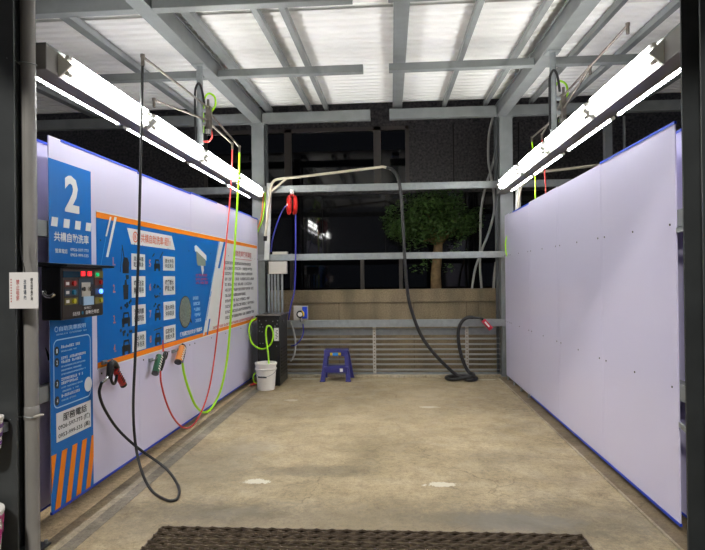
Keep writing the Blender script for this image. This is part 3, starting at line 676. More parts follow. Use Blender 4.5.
for c_, (nu, iu, b0, b1) in enumerate(((.80,.99,1.09,1.34),(1.43,1.585,1.715,1.99))):
    for r_, (z0, z1) in enumerate(ROWS):
        i = c_*4+r_; zc = (z0+z1)/2; h = min(z1-z0, .17)
        k = MB(); rect(k, b0, b1, z0, z1, .004, 'white'); bx = sub('step_box', k, bn)
        k = MB(); ptext(k, STEPS[i], b0+.035, b1-.035, zc-h*.33, zc+h*.33, .0055, 'ink', .012, 1.05); sub('lettering', k, bx)
        k = MB(); ptext(k, str(i+1)+('.' if c_ == 0 else ''), nu-.015, nu+.022, zc-.04, zc+.025, .004, 'ink_orange', .02); sub('step_number', k, bn)
        k = MB()
        if i == 0:
            poly(k, [(iu-.05,zc-.1),(iu+.05,zc-.1),(iu+.06,zc-.01),(iu+.03,zc+.03),(iu-.03,zc+.03),(iu-.05,zc-.03)], .004, 'ink'); poly(k, [(iu-.03,zc+.03),(iu-.018,zc+.03),(iu-.05,zc+.13),(iu-.06,zc+.13)], .004, 'ink'); poly(k, [(iu-.09,zc-.09),(iu-.085,zc-.09),(iu-.05,zc+.11),(iu-.055,zc+.11)], .004, 'ink')
        elif i == 1:
            poly(k, [(iu-.035,zc-.1),(iu+.035,zc-.1),(iu+.045,zc+.02),(iu-.045,zc+.02)], .004, 'ink'); poly(k, [(iu-.02,zc+.02),(iu+.02,zc+.02),(iu+.012,zc+.06),(iu-.012,zc+.06)], .004, 'ink'); poly(k, [(iu+.01,zc+.06),(iu+.05,zc+.07),(iu+.05,zc+.1),(iu+.0,zc+.1)], .004, 'ink')
        elif i == 5:
            droplets(k, iu, zc-.07, .8, 9); droplets(k, iu, zc-.14, .7, 4)
        else:
            car(k, iu, zc-.01, 1.05 if c_ == 0 else .95)
            if i in (2,3): droplets(k, iu, zc+.02, 1.0, i)
            if i == 4: poly(k, [(iu-.1,zc+.06),(iu-.09,zc+.05),(iu-.05,zc+.08),(iu-.06,zc+.09)], .004, 'ink'); poly(k, [(iu+.06,zc+.04),(iu+.13,zc+.1),(iu+.125,zc+.11),(iu+.055,zc+.05)], .004, 'ink')
            if i == 6: droplets(k, iu, zc, .8, 21)
            if i == 7: poly(k, [(iu-.08,zc+.06),(iu+.08,zc+.07),(iu+.08,zc+.08),(iu-.08,zc+.07)], .004, 'ink')
        sub('step_icon', k, bn)
# vacuum gun picture
k = MB(); poly(k, [(2.53,1.93),(2.58,1.945),(2.90,1.84),(2.90,1.78),(2.60,1.86),(2.54,1.88)], .004, 'white'); poly(k, [(2.58,1.88),(2.87,1.79),(2.87,1.72),(2.62,1.72),(2.59,1.75)], .005, 'gun_grey'); poly(k, [(2.72,1.72),(2.80,1.72),(2.81,1.67),(2.77,1.61),(2.74,1.67)], .004, 'white'); sub('gun_picture', k, bn)
k = MB()
for q, z in enumerate((1.60,1.555,1.515)): dashes(k, 2.56, 2.94, z, .026, .004, 'ink_magenta', 50+q)
sub('lettering', k, bn)
k = MB(); disc(k, 2.25, 1.228, .165, .168, .004, 'ink', 36); disc(k, 2.25, 1.228, .155, .158, .0055, 'speckle', 36); poly(k, [(2.38,1.12),(2.44,1.09),(2.40,1.15)], .004, 'ink'); sub('foam_picture', k, bn)
k = MB()
for q in range(5): dashes(k, 2.47+.015*q, 2.66+.012*q, 1.345-.062*q, .034, .004, 'pale_print', 60+q)
ptext(k, '使用濃密泡沫安全不傷車漆', 2.10, 2.73, .982, 1.03, .004, 'white', .02); sub('lettering', k, bn)
k = MB(); ptext(k, '自助洗車使用須知', 3.98, 4.85, 1.875, 1.955, .004, 'ink_red', .012); rect(k, 3.95, 4.86, 1.838, 1.845, .004, 'ink_red'); sub('lettering', k, bn)
k = MB(); R = random.Random(5)
for q in range(11):
    dashes(k, 3.58, R.uniform(4.5,5.02), 1.76-.071*q, .036, .004, 'ink', 90+q)
sub('lettering', k, bn)
k = MB(); dashes(k, 3.1, 4.95, .968, .03, .004, 'ink_red', 131); sub('lettering', k, bn)

# ================================================================== coin control box
t = thing('control_box', 'black coin operated control box with lit buttons mounted over the tall blue sign', 'control box', None, (-2.18,3.34,1.32))
X0, X1, Y0, Y1, ZA, ZB_ = -2.178, -2.05, 3.335, 3.84, 1.322, 1.656
k = MB(); k.bevbox((X0,Y0,ZA),(X1,Y1,ZB_),'black_steel',.006); part('case', k, t)
k = MB(); k.add([(X0-.01,Y0-.012,ZB_),(X1+.05,Y0-.012,ZB_),(X1+.05,Y1+.07,ZB_),(X0-.01,Y1+.07,ZB_),(X0-.01,Y0-.012,ZB_+.03),(X1+.05,Y0-.012,ZB_+.015),(X1+.05,Y1+.07,ZB_+.015),(X0-.01,Y1+.07,ZB_+.03)], [(0,3,2,1),(4,5,6,7),(0,1,5,4),(1,2,6,5),(2,3,7,6),(3,0,4,7)], 'black_steel'); part('rain_hood', k, t)
def CF(a, c, d): return Vector((X1+d, Y0+a*(Y1-Y0), ZA+c*(ZB_-ZA)))
def cpart(name, a0, a1, c0, c1, d, m, lab=None):
    kk = MB(); kk.prism([(a0,c0),(a1,c0),(a1,c1),(a0,c1)], CF, 0, d, m); o = part(name, kk, t)
    if lab: o['label'] = lab
    return o
cpart('face_plate', .02, .985, .03, .985, .003, 'panel_face')
cpart('display', .03, .41, .80, .92, .006, 'lcd')
cpart('counter_display', .44, .52, .83, .92, .008, 'led_red', 'left red digit display'); cpart('counter_display', .60, .68, .83, .92, .008, 'led_red', 'right red digit display')
cpart('button_plate', .77, .99, .79, .93, .005, 'plate_yellow')
def button(name, a, c, r, m, lab):
    kk = MB(); p = CF(a, c, .004); q = CF(a, c, .018); kk.cyl(p, q, r, m, 16); o = part(name, kk, t); o['label'] = lab
button('button', .82, .86, .013, 'led_green', 'lit green button')
for c_, mm, bm_, lab in ((.685,'plate_red','red','red button on the left'),(.515,'plate_blue','led_cyan','cyan button on the left'),(.345,'plate_yellow','led_yellow','yellow button on the left')):
    cpart('button_plate', .06, .36, c_-.065, c_+.065, .005, mm); button('button', .25, c_, .016, bm_, lab)
    cpart('button_mark', .09, .16, c_-.03, c_+.03, .006, 'paper')
for c_, mm, bm_, lab in ((.70,'plate_red','red','red button on the right'),(.51,'plate_blue','led_blue','lit blue button on the right'),(.32,'plate_yellow','led_yellow','yellow button on the right')):
    cpart('button_plate', .77, .99, c_-.065, c_+.065, .005, mm); button('button', .91, c_, .015, bm_, lab)
cpart('coin_mechanism', .38, .72, .26, .78, .006, 'plate_blue'); cpart('coin_plate', .43, .64, .42, .70, .010, 'egrey'); cpart('coin_slot', .66, .75, .38, .66, .008, 'ink')
cpart('coin_screen', .47, .72, .245, .42, .012, 'pale_print')
for a in (.455,.60):
    kk = MB(); kk.cyl(CF(a,.57,.01), CF(a,.57,.022), .015, 'chrome', 14); part('coin_knob', kk, t)
kk = MB(); put_text(kk, '自助洗車', CF, .24, .055, .40, .135, .0045, 'paper', .015); put_text(kk, '自動投幣機', CF, .54, .06, .88, .14, .0045, 'paper', .015); put_text(kk, '投幣口', CF, .50, .165, .67, .215, .0045, 'paper', .01); part('lettering', kk, t)
kk = MB(); kk.cyl(CF(.465,.10,.003), CF(.465,.10,.0046), .012, 'led_cyan', 16); part('emblem', kk, t)
kk = MB(); kk.tube([(-2.15,Y0-.002,1.50),(-2.15,Y0-.022,1.495),(-2.125,Y0-.026,1.475),(-2.095,Y0-.026,1.475),(-2.078,Y0-.02,1.49)], .012, 'chrome', 10, 4); kk.cyl((-2.15,Y0,1.50),(-2.15,Y0-.014,1.50),.016,'chrome',14); part('latch_handle', kk, t)

# ================================================================== hoses and guns
def hose(name, key, r, m, label, cat='hose', group=None, n=10, sp=7):
    kk = MB(); kk.tube(H[key], r, m, n, sp); o = kk.build(name); return tag(o, label, cat, group)
hose('pressure_hose', 'black', .0105, 'rubber', 'thin black hose hanging from the left boom and looping onto the floor')
hose('air_hose', 'red', .0085, 'red_hose', 'red hose hanging in a loop in front of the banner')
hose('air_hose', 'lime', .0125, 'lime', 'lime green hose hanging in a loop in front of the banner')
def gunT(o, ax, side=(1,0,0)):
    """frame: x' = along wall side, y' = out of wall, z' = along axis"""
    z = Vector(ax).normalized(); y = Vector(side); y = (y - z*y.dot(z)).normalized(); x = y.cross(z)
    return Matrix(((x.x,y.x,z.x,o[0]),(x.y,y.y,z.y,o[1]),(x.z,y.z,z.z,o[2]),(0,0,0,1)))
def tube_body(kk, T, L, r, m, cap, ribs=5, rm='ink'):
    kk.lathe([(r*.85,0),(r,.006),(r,L-.006),(r*.85,L)], (0,0,0), m, 20, T)
    kk.lathe([(r*.9,-.018),(r*1.04,-.014),(r*1.04,.004),(r*.9,.006)], (0,0,0), cap, 20, T)
def wall_gun(label, top, bot, r, m, grip_pts, grip_m, ntop=None):
    d = Vector(bot)-Vector(top); L = d.length
    g = thing('spray_gun', label, 'spray gun', 'spray guns hung on the left wall', top)
    T = gunT(bot, -d)
    kk = MB(); tube_body(kk, T, L, r, m, 'black'); bo = part('barrel_sleeve', kk, g)
    kk = MB()
    for q in range(6): kk.box((-r*.55,r*.86,.03+q*L*.14),(r*.55,r*1.06,.03+q*L*.14+L*.06),'white_plastic' if m != 'red' else 'black', T)
    part('sleeve_slot', kk, g)
    return g
g = wall_gun('black trigger spray gun with a red sleeve hung nearest on the left wall', (-2.115,4.13,.885), (-2.10,4.225,.755), .025, 'red', None, None)
kk = MB(); kk.tube([(-2.115,4.165,.89),(-2.115,4.11,.935),(-2.115,4.06,.93),(-2.112,4.03,.87),(-2.112,4.015,.835)], .02, 'black', 12, 5, True, [.02,.027,.026,.02,.016]); part('handle', kk, g)
kk = MB(); kk.tube([(-2.11,4.09,.90),(-2.105,4.05,.83),(-2.105,4.085,.785),(-2.105,4.12,.80),(-2.105,4.15,.88)], .011, 'black', 10, 5); part('trigger_guard', kk, g)
kk = MB(); kk.tube([(-2.112,4.012,.85),(-2.115,3.985,.835),H['black'][-1]], .0125, 'chrome', 12, 3); part('connector', kk, g)
g = wall_gun('green sleeved spray gun hung in the middle of the three on the left wall', (-2.10,4.915,.885), (-2.095,4.81,.745), .03, 'green', None, None)
kk = MB(); kk.tube([(-2.105,5.05,.90),(-2.105,5.03,.86),(-2.105,5.00,.80),(-2.112,4.97,.735)], .014, 'black', 10, 4, True, [.012,.018,.017,.011]); part('handle', kk, g)
kk = MB(); kk.tube([(-2.105,5.02,.885),(-2.1,5.09,.89),(-2.1,5.07,.84),(-2.105,5.02,.82)], .007, 'black', 8, 4); part('trigger', kk, g)
kk = MB(); kk.cyl((-2.12,5.045,.90),(-2.12,5.04,1.01),.009,'red_hose',10,.004); part('nozzle', kk, g)
g = wall_gun('orange sleeved spray gun hung farthest along the left wall', (-2.095,5.455,.895), (-2.09,5.325,.765), .034, 'orange', None, None)
kk = MB(); kk.tube([(-2.10,5.47,.915),(-2.10,5.52,.88),(-2.10,5.50,.82),(-2.105,5.477,.745)], .016, 'black', 10, 4, True, [.012,.02,.018,.012]); part('handle', kk, g)
kk = MB(); kk.cyl((-2.105,5.477,.78),(-2.105,5.475,.73),.014,'chrome',10); part('connector', kk, g)
for y, z, w in ((4.07,.95,'red sleeved'),(4.86,.85,'green sleeved'),(5.36,.86,'orange sleeved')):
    kk = MB(); kk.box((-2.19+.0165*(y-3.44),y-.03,z-.015),(-2.17+.0165*(y-3.44),y+.03,z+.015),'galv'); kk.tube([(-2.175,y,z),(-2.12,y,z),(-2.10,y,z+.03)],.007,'galv',8,3)
    tag(kk.build('wall_hook'), 'small metal hook holding the %s gun on the left wall' % w, 'hook', 'gun hooks on the left wall')

# ceiling booms
def ceiling_boom(x, y, a1, a2, a3, a4, label):
    t = thing('ceiling_boom', label, 'hose boom', 'rotating hose booms under the rafters', (x,y,zb(y)))
    zt = zb(y)
    kk = MB(); kk.cyl((x,y,3.06),(x,y,zt),.034,'galv',16); part('pole', kk, t)
    kk = MB(); kk.box((x-.07,y-.07,zt-.012),(x+.07,y+.07,zt),'galv'); part('mounting_plate', kk, t)
    bx = x+.10
    kk = MB(); kk.bevbox((bx-.028,y-.035,3.22),(bx+.028,y+.035,3.48),'rod',.006); kk.box((x,y-.02,3.27),(bx,y+.02,3.30),'galv'); kk.box((x,y-.02,3.42),(bx,y+.02,3.45),'galv')
    kk.cyl((bx-.01,y,3.17),(bx-.01,y,3.22),.04,'chrome',16); kk.cyl((bx,y-.02,3.48),(bx,y-.02,3.55),.014,'rod',10); part('swivel_block', kk, t)
    for (tip, z0) in ((a1,3.46),(a2,3.32),(a3,3.30),(a4,3.42)):
        kk = MB(); kk.tube([(bx,y,z0),tip], .0115, 'rod', 10, 0); ar = part('arm', kk, t)
        kk = MB(); kk.tube([tip,(tip[0],tip[1],tip[2]-.02),(tip[0],tip[1],tip[2]-.07)],.014,'rod',10,0); kk.tube([Vector(tip)+Vector((0,0,-.005)),Vector(tip)+Vector((0,0,.018))],.018,'rod',10,0)
        o = kk.build('elbow'); o.data.transform(Matrix.Translation(-Vector(t.location))); o.parent = ar
    kk = MB(); kk.tube([(x-.045,y-.03,3.1),(x-.045,y-.03,3.5),(x-.04,y-.03,3.66),(x,y-.035,3.73),(x+.035,y-.04,3.66),(x+.06,y-.03,3.50)],.013,'rubber',8,5); part('black_feed_hose', kk, t)
    kk = MB(); kk.tube([(x+.02,y+.04,3.2),(x+.03,y+.04,3.55),(x+.08,y+.05,3.64),(x+.15,y+.05,3.60),(x+.16,y+.04,3.5),(x+.11,y+.03,3.42)],.011,'lime',8,5); part('lime_feed_hose', kk, t)
    kk = MB(); kk.tube([(x+.03,y+.03,3.10),(x+.09,y+.02,3.10),(x+.13,y+.01,3.15),(x+.12,y,3.22)],.010,'red_hose',8,5); part('red_feed_hose', kk, t)
    return t
ceiling_boom(-2.095,6.05,(-1.873,4.13,3.27),(-2.25,5.2,3.29),(-1.9,6.632,3.20),(-1.86,6.795,3.20),'steel hose boom hanging from the left rafter, with its black, red and lime hoses')
ceiling_boom(1.735,6.05,(1.93,4.65,3.58),(1.9,5.42,3.53),(1.95,7.82,3.46),(2.0,7.50,3.42),'steel hose boom hanging from the right rafter, reaching over the next bay')
hose('air_hose', 'rgreen', .010, 'lime', 'lime hose hanging from the right boom behind the right partition')
hose('air_hose', 'rred', .009, 'red_hose', 'red hose hanging from the right boom behind the right partition')

# ================================================================== swing boom at the back
def swing_boom(label):
    t = thing('swing_boom', label, 'hose boom', 'cream swing booms at the back', (-1.9,8.68,1.9))
    kk = MB(); kk.beam((-1.95,8.66,1.86),(-1.895,8.66,3.06),.075,.05,'pale_post',(0,1,0)); part('post', kk, t)
    kk = MB(); kk.tube(H['armpipe'], .021, 'cream', 12, 6); part('boom_arm', kk, t)
    kk = MB(); kk.tube(H['brace'], .017, 'cream', 10, 0); part('brace', kk, t)
    kk = MB(); kk.tube([H['armpipe'][0],(-1.97,8.64,2.16)], .03, 'black', 12, 0); part('foot_swivel', kk, t)
    kk = MB(); kk.tube([H['boomhose'][0],H['boomhose'][1],(.06,8.6,3.185)], .024, 'chrome', 12, 3); part('hose_fitting', kk, t)
    return t
sb = swing_boom('long cream swing boom at the back left carrying the thick black hose')
copy_thing(sb, (3.85,0,0), 'cream swing boom of the next bay, mostly hidden behind the right partition')
hose('vacuum_hose', 'boomhose', .026, 'rubber', 'thick black hose hanging from the cream swing boom, coiled on the floor', n=14)
g = thing('spray_gun', 'pink red spray gun on the end of the thick black hose at back right', 'spray gun', None, (1.3,8.62,.93))
kk = MB(); kk.tube([(1.225,8.635,.932),(1.33,8.625,.925),(1.385,8.62,.905)], .015, 'black', 12, 4, True, [.022,.016,.022]); part('handle', kk, g)
d = Vector((.105,0,-.125)); T = gunT((1.49,8.62,.77), -d, (0,-1,0)); kk = MB(); tube_body(kk, T, d.length, .036, 'pink_red', 'pink_red'); kk.box((-.012,.032,.03),(.012,.038,.13),'white_plastic',T); part('barrel_sleeve', kk, g)
kk = MB(); kk.box((1.36,8.66,.86),(1.44,8.72,.885),'galv'); tag(kk.build('gun_holder'), 'small metal bracket on the lowest rail behind the pink red gun', 'bracket')

# hose reel with blue hose
t = thing('hose_reel', 'red hose reel hanging from the top rail with blue hose', 'hose reel', None, (-1.54,8.66,2.71))
for a, c, nm in ((-.075,-.02,'reel_case'),(.005,.07,'reel_case')):
    kk = MB(); T = Matrix.Translation((-1.54,8.66,2.712)) @ Matrix.Rotation(math.radians(18),4,'Z') @ Matrix.Rotation(math.radians(90),4,'Y') @ Matrix.Scale(1,4)
    kk.lathe([(.13,a),(.152,a+.012),(.152,c-.012),(.13,c)], (0,0,0), 'red', 32, T); kk.lathe([(.03,c),(.03,c+.012)], (0,0,0), 'red', 16, T); part(nm, kk, t)
kk = MB(); kk.lathe([(.11,-.02),(.11,.005)], (0,0,0), 'black', 24, T); part('drum', kk, t)
kk = MB(); kk.box((-1.57,8.64,2.85),(-1.51,8.68,2.885),'red'); kk.cyl((-1.54,8.66,2.88),(-1.54,8.66,2.95),.032,'white_plastic',14); part('hanger', kk, t)
kk = MB(); T2 = Matrix.Translation((-1.585,8.60,2.712)); kk.box((-.03,-.003,-.012),(.03,0,.012),'white',T2); part('label_sticker', kk, t)
hose('air_hose', 'blue1', .010, 'blue_hose', 'short blue hose from the red reel down to the boom post')
hose('air_hose', 'blue2', .012, 'blue_hose', 'long blue hose hanging straight down from the red reel')
hose('air_hose', 'blue3', .010, 'blue_hose', 'blue hose from the pressure regulator down to the black cabinet')
hose('drain_pipe', 'greypipe', .016, 'conduit', 'grey flexible pipe along the right side of the black cabinet', 'pipe')
for q, (dx, m, w) in enumerate(((0,'orange','orange'),(.03,'lime','lime'))):
    kk = MB(); kk.tube([(-1.985+dx,8.62,2.92),(-2.0+dx,8.63,2.72),(-2.05+dx,8.7,2.5),(-2.14+dx,8.725,2.3)],.010,m,8,4); tag(kk.build('air_hose'), '%s hose hanging in front of the back left column' % w, 'hose')
hose('air_hose', 'rightlime', .010, 'lime', 'bit of lime hose showing at the back right column beside the partition')
hose('cable', 'behind', .012, 'rubber', 'black cable behind the near end of the left wall', 'cable')
# electric box and conduits
t = thing('electrical_box', 'pale grey electrical box below the middle rail at the back left', 'box', None, (-1.78,8.7,1.64))
kk = MB(); kk.bevbox((-1.915,8.62,1.635),(-1.635,8.72,1.83),'egrey',.006); part('case', kk, t)
kk = MB(); kk.box((-1.87,8.70,1.945),(-1.635,8.78,1.985),'egrey'); part('top_plate', kk, t)
for i, x in enumerate((-1.93,-1.88,-1.83,-1.78,-1.72)):
    kk = MB(); kk.cyl((x,8.69,.6),(x,8.69,1.635),.019,'galv',12); tag(kk.build('conduit_pipe'), 'vertical grey conduit below the electrical box, %s from the left' % ('first','second','third','fourth','fifth')[i], 'pipe', 'conduits below the electrical box')
for key, nm in (('cond1','wavy pale conduit behind the rails, its foot farthest left'),('cond2','wavy pale conduit behind the rails, upright in its lower half'),('cond3','short pale conduit at the foot of the back right column')):
    hose('conduit_pipe', key, .022, 'conduit', nm, 'pipe', 'wavy conduits at the back right')
# pressure regulator
t = thing('pressure_regulator', 'pressure gauge regulator on a pale plate with a blue panel above the black cabinet', 'regulator', None, (-1.42,8.7,.9))
kk = MB(); kk.box((-1.545,8.71,.905),(-1.315,8.725,1.13),'egrey'); part('back_plate', kk, t)
kk = MB(); kk.bevbox((-1.40,8.66,.93),(-1.325,8.71,1.115),'blue_trim',.006); part('filter_bowl', kk, t)
kk = MB(); kk.cyl((-1.43,8.68,1.0),(-1.43,8.63,1.0),.058,'black',24); part('gauge_body', kk, t)
kk = MB(); kk.cyl((-1.43,8.632,1.0),(-1.43,8.626,1.0),.036,'white_plastic',24); part('gauge_dial', kk, t)
kk = MB(); kk.tube([(-1.40,8.64,1.05),(-1.375,8.63,1.02),(-1.375,8.63,.97)],.012,'yellow',8,3); part('valve_lever', kk, t)
kk = MB(); kk.cyl((-1.415,8.66,.95),(-1.41,8.66,.88),.018,'chrome',10); part('outlet', kk, t)

# ================================================================== black cabinet, bucket, stool
t = thing('pump_cabinet', 'tall black metal cabinet with a white label at the back left, behind the white bucket', 'cabinet', None, (-1.79,8.3,0))
kk = MB(); kk.bevbox((-1.965,8.03,.0),(-1.635,8.63,1.0),'black_steel',.008); part('case', kk, t)
kk = MB(); kk.box((-1.985,8.01,1.0),(-1.615,8.65,1.028),'black_steel'); kk.tube([(-1.96,8.0,1.034),(-1.62,8.0,1.034),(-1.61,8.3,1.034),(-1.61,8.64,1.034)],.010,'rod',8,0); part('lid', kk, t)
kk = MB(); kk.box((-1.715,8.024,.655),(-1.645,8.032,.845),'white'); lb = part('label_sticker', kk, t)
kk = MB()
for q in range(6): kk.box((-1.69+.012*(q%2),8.02,.69+q*.022),(-1.672+.012*(q%2),8.0235,.70+q*.022),'ink')
o = kk.build('lettering'); o.data.transform(Matrix.Translation(-Vector(t.location))); o.parent = lb
kk = MB()
for px_, z in ((-1.93,.95),(-1.83,.95),(-1.73,.94),(-1.66,.95),(-1.92,.86),(-1.88,.86),(-1.93,.8),(-1.89,.79),(-1.70,.87),(-1.68,.58),(-1.92,.62),(-1.88,.62),(-1.9,.9),(-1.67,.9)):
    kk.cyl((px_,8.032,z),(px_,8.024,z),.007,'galv',8)
part('bolt', kk, t)
kk = MB(); kk.cyl((-1.81,8.03,.868),(-1.805,7.97,.868),.016,'cream',10); part('hose_outlet', kk, t)
kk = MB(); kk.cyl((-1.635,8.25,.93),(-1.622,8.25,.93),.022,'chrome',12); part('side_knob', kk, t)
kk = MB()
for q in range(9): kk.box((-1.636,8.15,.12+.05*q),(-1.630,8.6,.14+.05*q),'black')
part('louvre', kk, t)
hose('air_hose', 'cab', .012, 'lime', 'lime hose looping across the front of the black cabinet into the white bucket')
hose('air_hose', 'yel', .010, 'lime', 'short lime hose end behind the foot of the white bucket')
kk = MB(); kk.tube([(-2.05,8.1,.03),(-1.98,8.05,.035),(-2.05,7.95,.03),(-2.0,8.2,.03)],.013,'red_hose',8,4); tag(kk.build('air_hose'), 'pinkish red hose end on the floor beside the white bucket', 'hose')
t = thing('bucket', 'white plastic bucket standing in front of the black cabinet', 'bucket', None, (-1.785,7.79,0))
kk = MB(); kk.lathe([(.118,0),(.122,.004),(.142,.28),(.152,.285),(.154,.30),(.144,.305),(.146,.35),(.156,.353),(.158,.375),(.150,.382),(.143,.378),(.138,.30),(.118,.02)], (-1.785,7.79,0), 'white_plastic', 40); part('body', kk, t)
kk = MB(); P = [(-1.785+.158*math.cos(a), 7.79-.158*math.sin(a)-.003, .30-.10*math.sin(a)) for a in [math.pi*q/12 for q in range(13)]]; kk.tube(P, .0035, 'galv', 6, 2); bl = part('bail', kk, t)
kk = MB(); kk.cyl((-1.86,7.628,.2),(-1.74,7.622,.197),.011,'ink',10); o = kk.build('grip'); o.data.transform(Matrix.Translation(-Vector(t.location))); o.parent = bl

t = thing('step_stool', 'violet blue plastic two-step stool in front of the slatted fence', 'stool', None, (-.85,8.53,0))
x0, x1 = -1.085, -.635
def leg(xb, yb, xt, yt, zt, w=.032):
    kk = MB(); a = [(xb-w,yb-w),(xb+w,yb-w),(xb+w,yb+w),(xb-w,yb+w)]; w2 = w*.85; c = [(xt-w2,yt-w2),(xt+w2,yt-w2),(xt+w2,yt+w2),(xt-w2,yt+w2)]
    kk.add([(x,y,0) for x,y in a]+[(x,y,zt) for x,y in c], [(0,3,2,1),(4,5,6,7),(0,1,5,4),(1,2,6,5),(2,3,7,6),(3,0,4,7)], 'stool_blue')
    kk.bevbox((xb-w*1.25,yb-w*1.2,0),(xb+w*1.25,yb+w*1.2,.02),'stool_blue',.004); part('leg', kk, t)
leg(x0+.03,8.38,-1.005,8.48,.43); leg(x1-.03,8.38,-.705,8.48,.43); leg(x0+.03,8.73,-1.005,8.63,.43); leg(x1-.0,8.73,-.695,8.63,.43)
kk = MB(); kk.bevbox((-1.04,8.44,.43),(-.67,8.68,.462),'stool_blue',.01); kk.bevbox((-1.035,8.445,.37),(-.675,8.47,.435),'stool_blue',.006); part('top_step', kk, t)
kk = MB(); kk.bevbox((-1.035,8.35,.195),(-.665,8.53,.225),'stool_blue',.008); kk.bevbox((-1.03,8.355,.135),(-.67,8.38,.2),'stool_blue',.006); part('lower_step', kk, t)
kk = MB(); kk.box((-1.02,8.475,.19),(-.99,8.64,.24),'stool_blue'); kk.box((-.72,8.475,.19),(-.69,8.64,.24),'stool_blue'); part('side_brace', kk, t)
kk = MB(); kk.box((-.945,8.438,.385),(-.78,8.4455,.425),'yellow'); st = part('sticker', kk, t)
kk = MB(); kk.box((-.905,8.43,.385),(-.82,8.4375,.425),'blue_light'); o = kk.build('sticker_centre'); o.data.transform(Matrix.Translation(-Vector(t.location))); o.parent = st
kk = MB(); kk.box((-.79,8.348,.15),(-.745,8.3555,.20),'white'); part('price_sticker', kk, t)

# ================================================================== foreground: pipe, card, bin, cup
t = thing('drainpipe', 'grey plastic drainpipe standing against the dark column at the left', 'pipe', None, (-2.064,3.06,0))
kk = MB(); kk.tube([(-2.064,3.06,0),(-2.064,3.06,4.0)],.039,'pvc',20,0); part('pipe', kk, t)
kk = MB(); kk.lathe([(.04,0),(.043,.004),(.043,.07),(.04,.075)], (-2.064,3.06,.78), 'pvc', 20); part('coupling', kk, t)
for z in (2.81,.80):
    kk = MB(); kk.tube([(-2.064+.044*math.cos(a),3.06+.044*math.sin(a),z+.004*math.sin(2*a)) for a in [2*math.pi*q/16 for q in range(17)]],.004,'galv',6,0); kk.tube([(-2.10,3.03,z),(-2.115,2.99,z+.01),(-2.12,2.96,z)],.004,'galv',6,2)
    if z < 1: kk.tube([(-2.027,3.03,z),(-1.99,3.02,z+.012),(-1.965,3.02,z+.016)],.006,'egrey',6,2)
    part('tie_wire', kk, t)
t = thing('hanging_card', 'white card with vertical lettering hanging from wire at the left column', 'sign', None, (-2.0,2.92,1.62))
cx0, cx1, cz0, cz1 = -2.088, -1.924, 1.42, 1.618
kk = MB(); kk.box((cx0,2.918,cz0),(cx1,2.922,cz1),'paper'); cd = part('card', kk, t)
def KF(a, c, d): return Vector((cx0+a*(cx1-cx0), 2.918-d, cz0+c*(cz1-cz0)))
kk = MB(); put_text(kk, '洗\n車\n場\n內', KF, .50, .24, .60, .80, .001, 'plate_blue', .01); put_text(kk, '禁\n止\n吸\n菸', KF, .24, .22, .36, .80, .001, 'ink_red', .01); put_text(kk, '請\n先\n投\n幣\n再\n使\n用', KF, .74, .22, .83, .84, .001, 'ink', .02)
for c in range(9): kk.prism([(.05,.18+c*.075),(.08,.18+c*.075),(.08,.22+c*.075),(.05,.22+c*.075)], KF, 0, .001, 'ink_red')
o = kk.build('lettering'); o.data.transform(Matrix.Translation(-Vector(t.location))); o.parent = cd
kk = MB(); kk.tube([(-2.0,2.92,1.612),(-2.005,2.925,1.64),(-2.03,2.94,1.70),(-2.045,2.95,1.80),(-2.04,2.955,1.83)],.0025,'rubber',6,3); part('wire', kk, t)
t = thing('bin', 'white bin with pink splashes on its side at the lower left edge of the picture', 'bin', None, (-2.18,2.78,0))
kk = MB(); kk.lathe([(.115,0),(.12,.01),(.145,.33),(.15,.345),(.15,.36),(.13,.37),(.06,.375)], (-2.21,2.78,0), 'white_plastic', 32); bd = part('body', kk, t)
kk = MB(); R = random.Random(3)
for q in range(34):
    a = R.uniform(-2.4,.6); z = R.uniform(.18,.335); r = .12+.025*(z/.33)+.002; c = Vector((-2.21+r*math.cos(a),2.78+r*math.sin(a),z)); tn = Vector((-math.sin(a),math.cos(a),0)); s = R.uniform(.008,.022)
    kk.add([c+tn*s*math.cos(v)+Vector((0,0,s*1.4*math.sin(v))) for v in [2*math.pi*j/9 for j in range(9)]], [list(range(9))], 'pink')
o = kk.build('splash_print'); o.data.transform(Matrix.Translation(-Vector(t.location))); o.parent = bd
t = thing('cup_holder', 'white and purple tub fixed to the dark column at the left edge', 'tub', None, (-2.13,2.87,.66))
kk = MB(); kk.lathe([(.05,0),(.055,.005),(.066,.16),(.07,.165),(.07,.178),(.05,.182)], (-2.175,2.868,.66), 'white_plastic', 28); part('body', kk, t)
kk = MB()
for q in range(3): kk.lathe([(.0585+.0035*q,0),(.0615+.0035*q,.022)], (-2.175,2.868,.685+q*.047), 'purple', 28)
part('purple_band', kk, t)
kk = MB(); kk.box((-2.20,2.92,.74),(-2.13,2.962,.79),'galv'); part('bracket', kk, t)

# ================================================================== grate over the drain
kk = MB()
px_, py_ = .094, .039
ny = 18
for r in range(ny):
    yb = PITY1-.012-r*py_
    pts = []
    nx = int((PITX1-PITX0)/(px_/2))
    for c in range(nx+1):
        x = PITX0+.004+c*px_/2; ph = (c+r) % 2
        pts.append(Vector((x, yb+(-.016 if ph else .016), .002+(.014 if ph else -.012))))
    for a, c in zip(pts[:-1], pts[1:]): kk.beam(a, c, .009, .012, 'grate')
kk.box((PITX0,PITY1-.004,-.03),(PITX1,PITY1+.004,.004),'grate'); kk.box((PITX0-.004,PITY0,-.03),(PITX0+.004,PITY1,.004),'grate'); kk.box((PITX1-.004,PITY0,-.03),(PITX1+.004,PITY1,.004),'grate')
tag(kk.build('drain_grate'), 'rusty expanded metal grate over the floor drain at the front of the bay', 'grate')

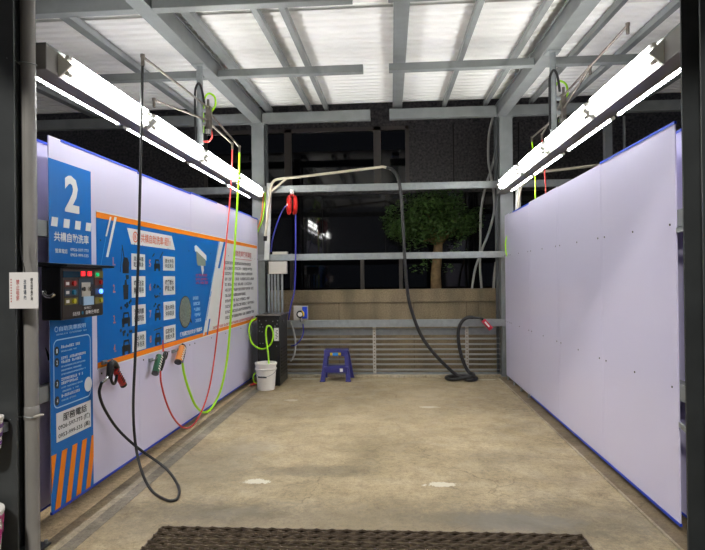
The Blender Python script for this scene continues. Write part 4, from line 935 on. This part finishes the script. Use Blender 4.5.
# ================================================================== tree
t = thing('tree', 'small leafy tree with a bare trunk behind the low granite wall', 'tree', None, (.8,10.0,1.2))
kk = MB(); kk.tube([(.80,10.05,1.15),(.79,10.05,1.6),(.82,10.05,1.9),(.84,10.04,2.15)],.09,'bark',12,5,True,[.105,.09,.085,.08])
for e in ((.45,10.0,2.55),(.62,9.95,2.75),(1.15,10.0,2.6),(.95,10.1,2.85),(1.35,10.1,2.5),(.55,10.05,2.2)):
    m_ = Vector((.84,10.04,2.12)); q = Vector(e); kk.tube([m_,(m_+q)/2+Vector((0,0,.06)),q],.03,'bark',8,3,True,[.045,.03,.012])
part('trunk', kk, t)
kk = MB(); R = random.Random(11)
clumps = [(.2,9.95,2.45,.34),(.55,9.9,2.55,.38),(.9,9.85,2.62,.40),(1.2,9.95,2.55,.36),(1.45,10.0,2.6,.22),(.75,10.0,2.95,.36),(1.05,10.05,2.98,.28),(.4,10.0,2.85,.32),(.05,10.0,2.55,.2),(.4,9.95,2.1,.24),(.65,9.9,1.85,.18),(.75,9.75,2.35,.34),(1.1,9.75,2.4,.34),(.4,9.75,2.35,.34),(1.35,9.8,2.45,.25),(.15,9.8,2.35,.25),(.6,9.75,2.75,.34),(1.0,9.75,2.8,.3),(1.15,9.95,2.05,.2),(1.0,9.95,1.72,.15),(.5,9.9,1.72,.16),(1.55,10.1,2.72,.14),(-.1,10.0,2.6,.12),(.0,9.9,2.75,.13)]
for (cx, cy, cz, rad) in clumps:
    n = int(3600*rad**2) if cz > 2.3 else int(1000*rad**2)
    for q in range(n):
        v = Vector((R.gauss(0,1),R.gauss(0,1),R.gauss(0,1))).normalized()*rad*(R.random()**.4)
        c = Vector((cx,cy,cz))+Vector((v.x,v.y*.8,v.z*.72)); s = R.uniform(.028,.048)
        a = Vector((R.gauss(0,1),R.gauss(0,1),R.gauss(0,.5))).normalized(); nn = Vector((R.gauss(0,.7),R.gauss(0,.7)-.4,1)).normalized(); bb = nn.cross(a).normalized()
        kk.add([c-a*s,c+bb*s*.42+nn*.004,c+a*s,c-bb*s*.42+nn*.004], [(0,1,2,3)], 'leaf')
kk2 = kk; o = kk2.build('foliage', None, False); o.data.transform(Matrix.Translation(-Vector(t.location))); o.parent = t
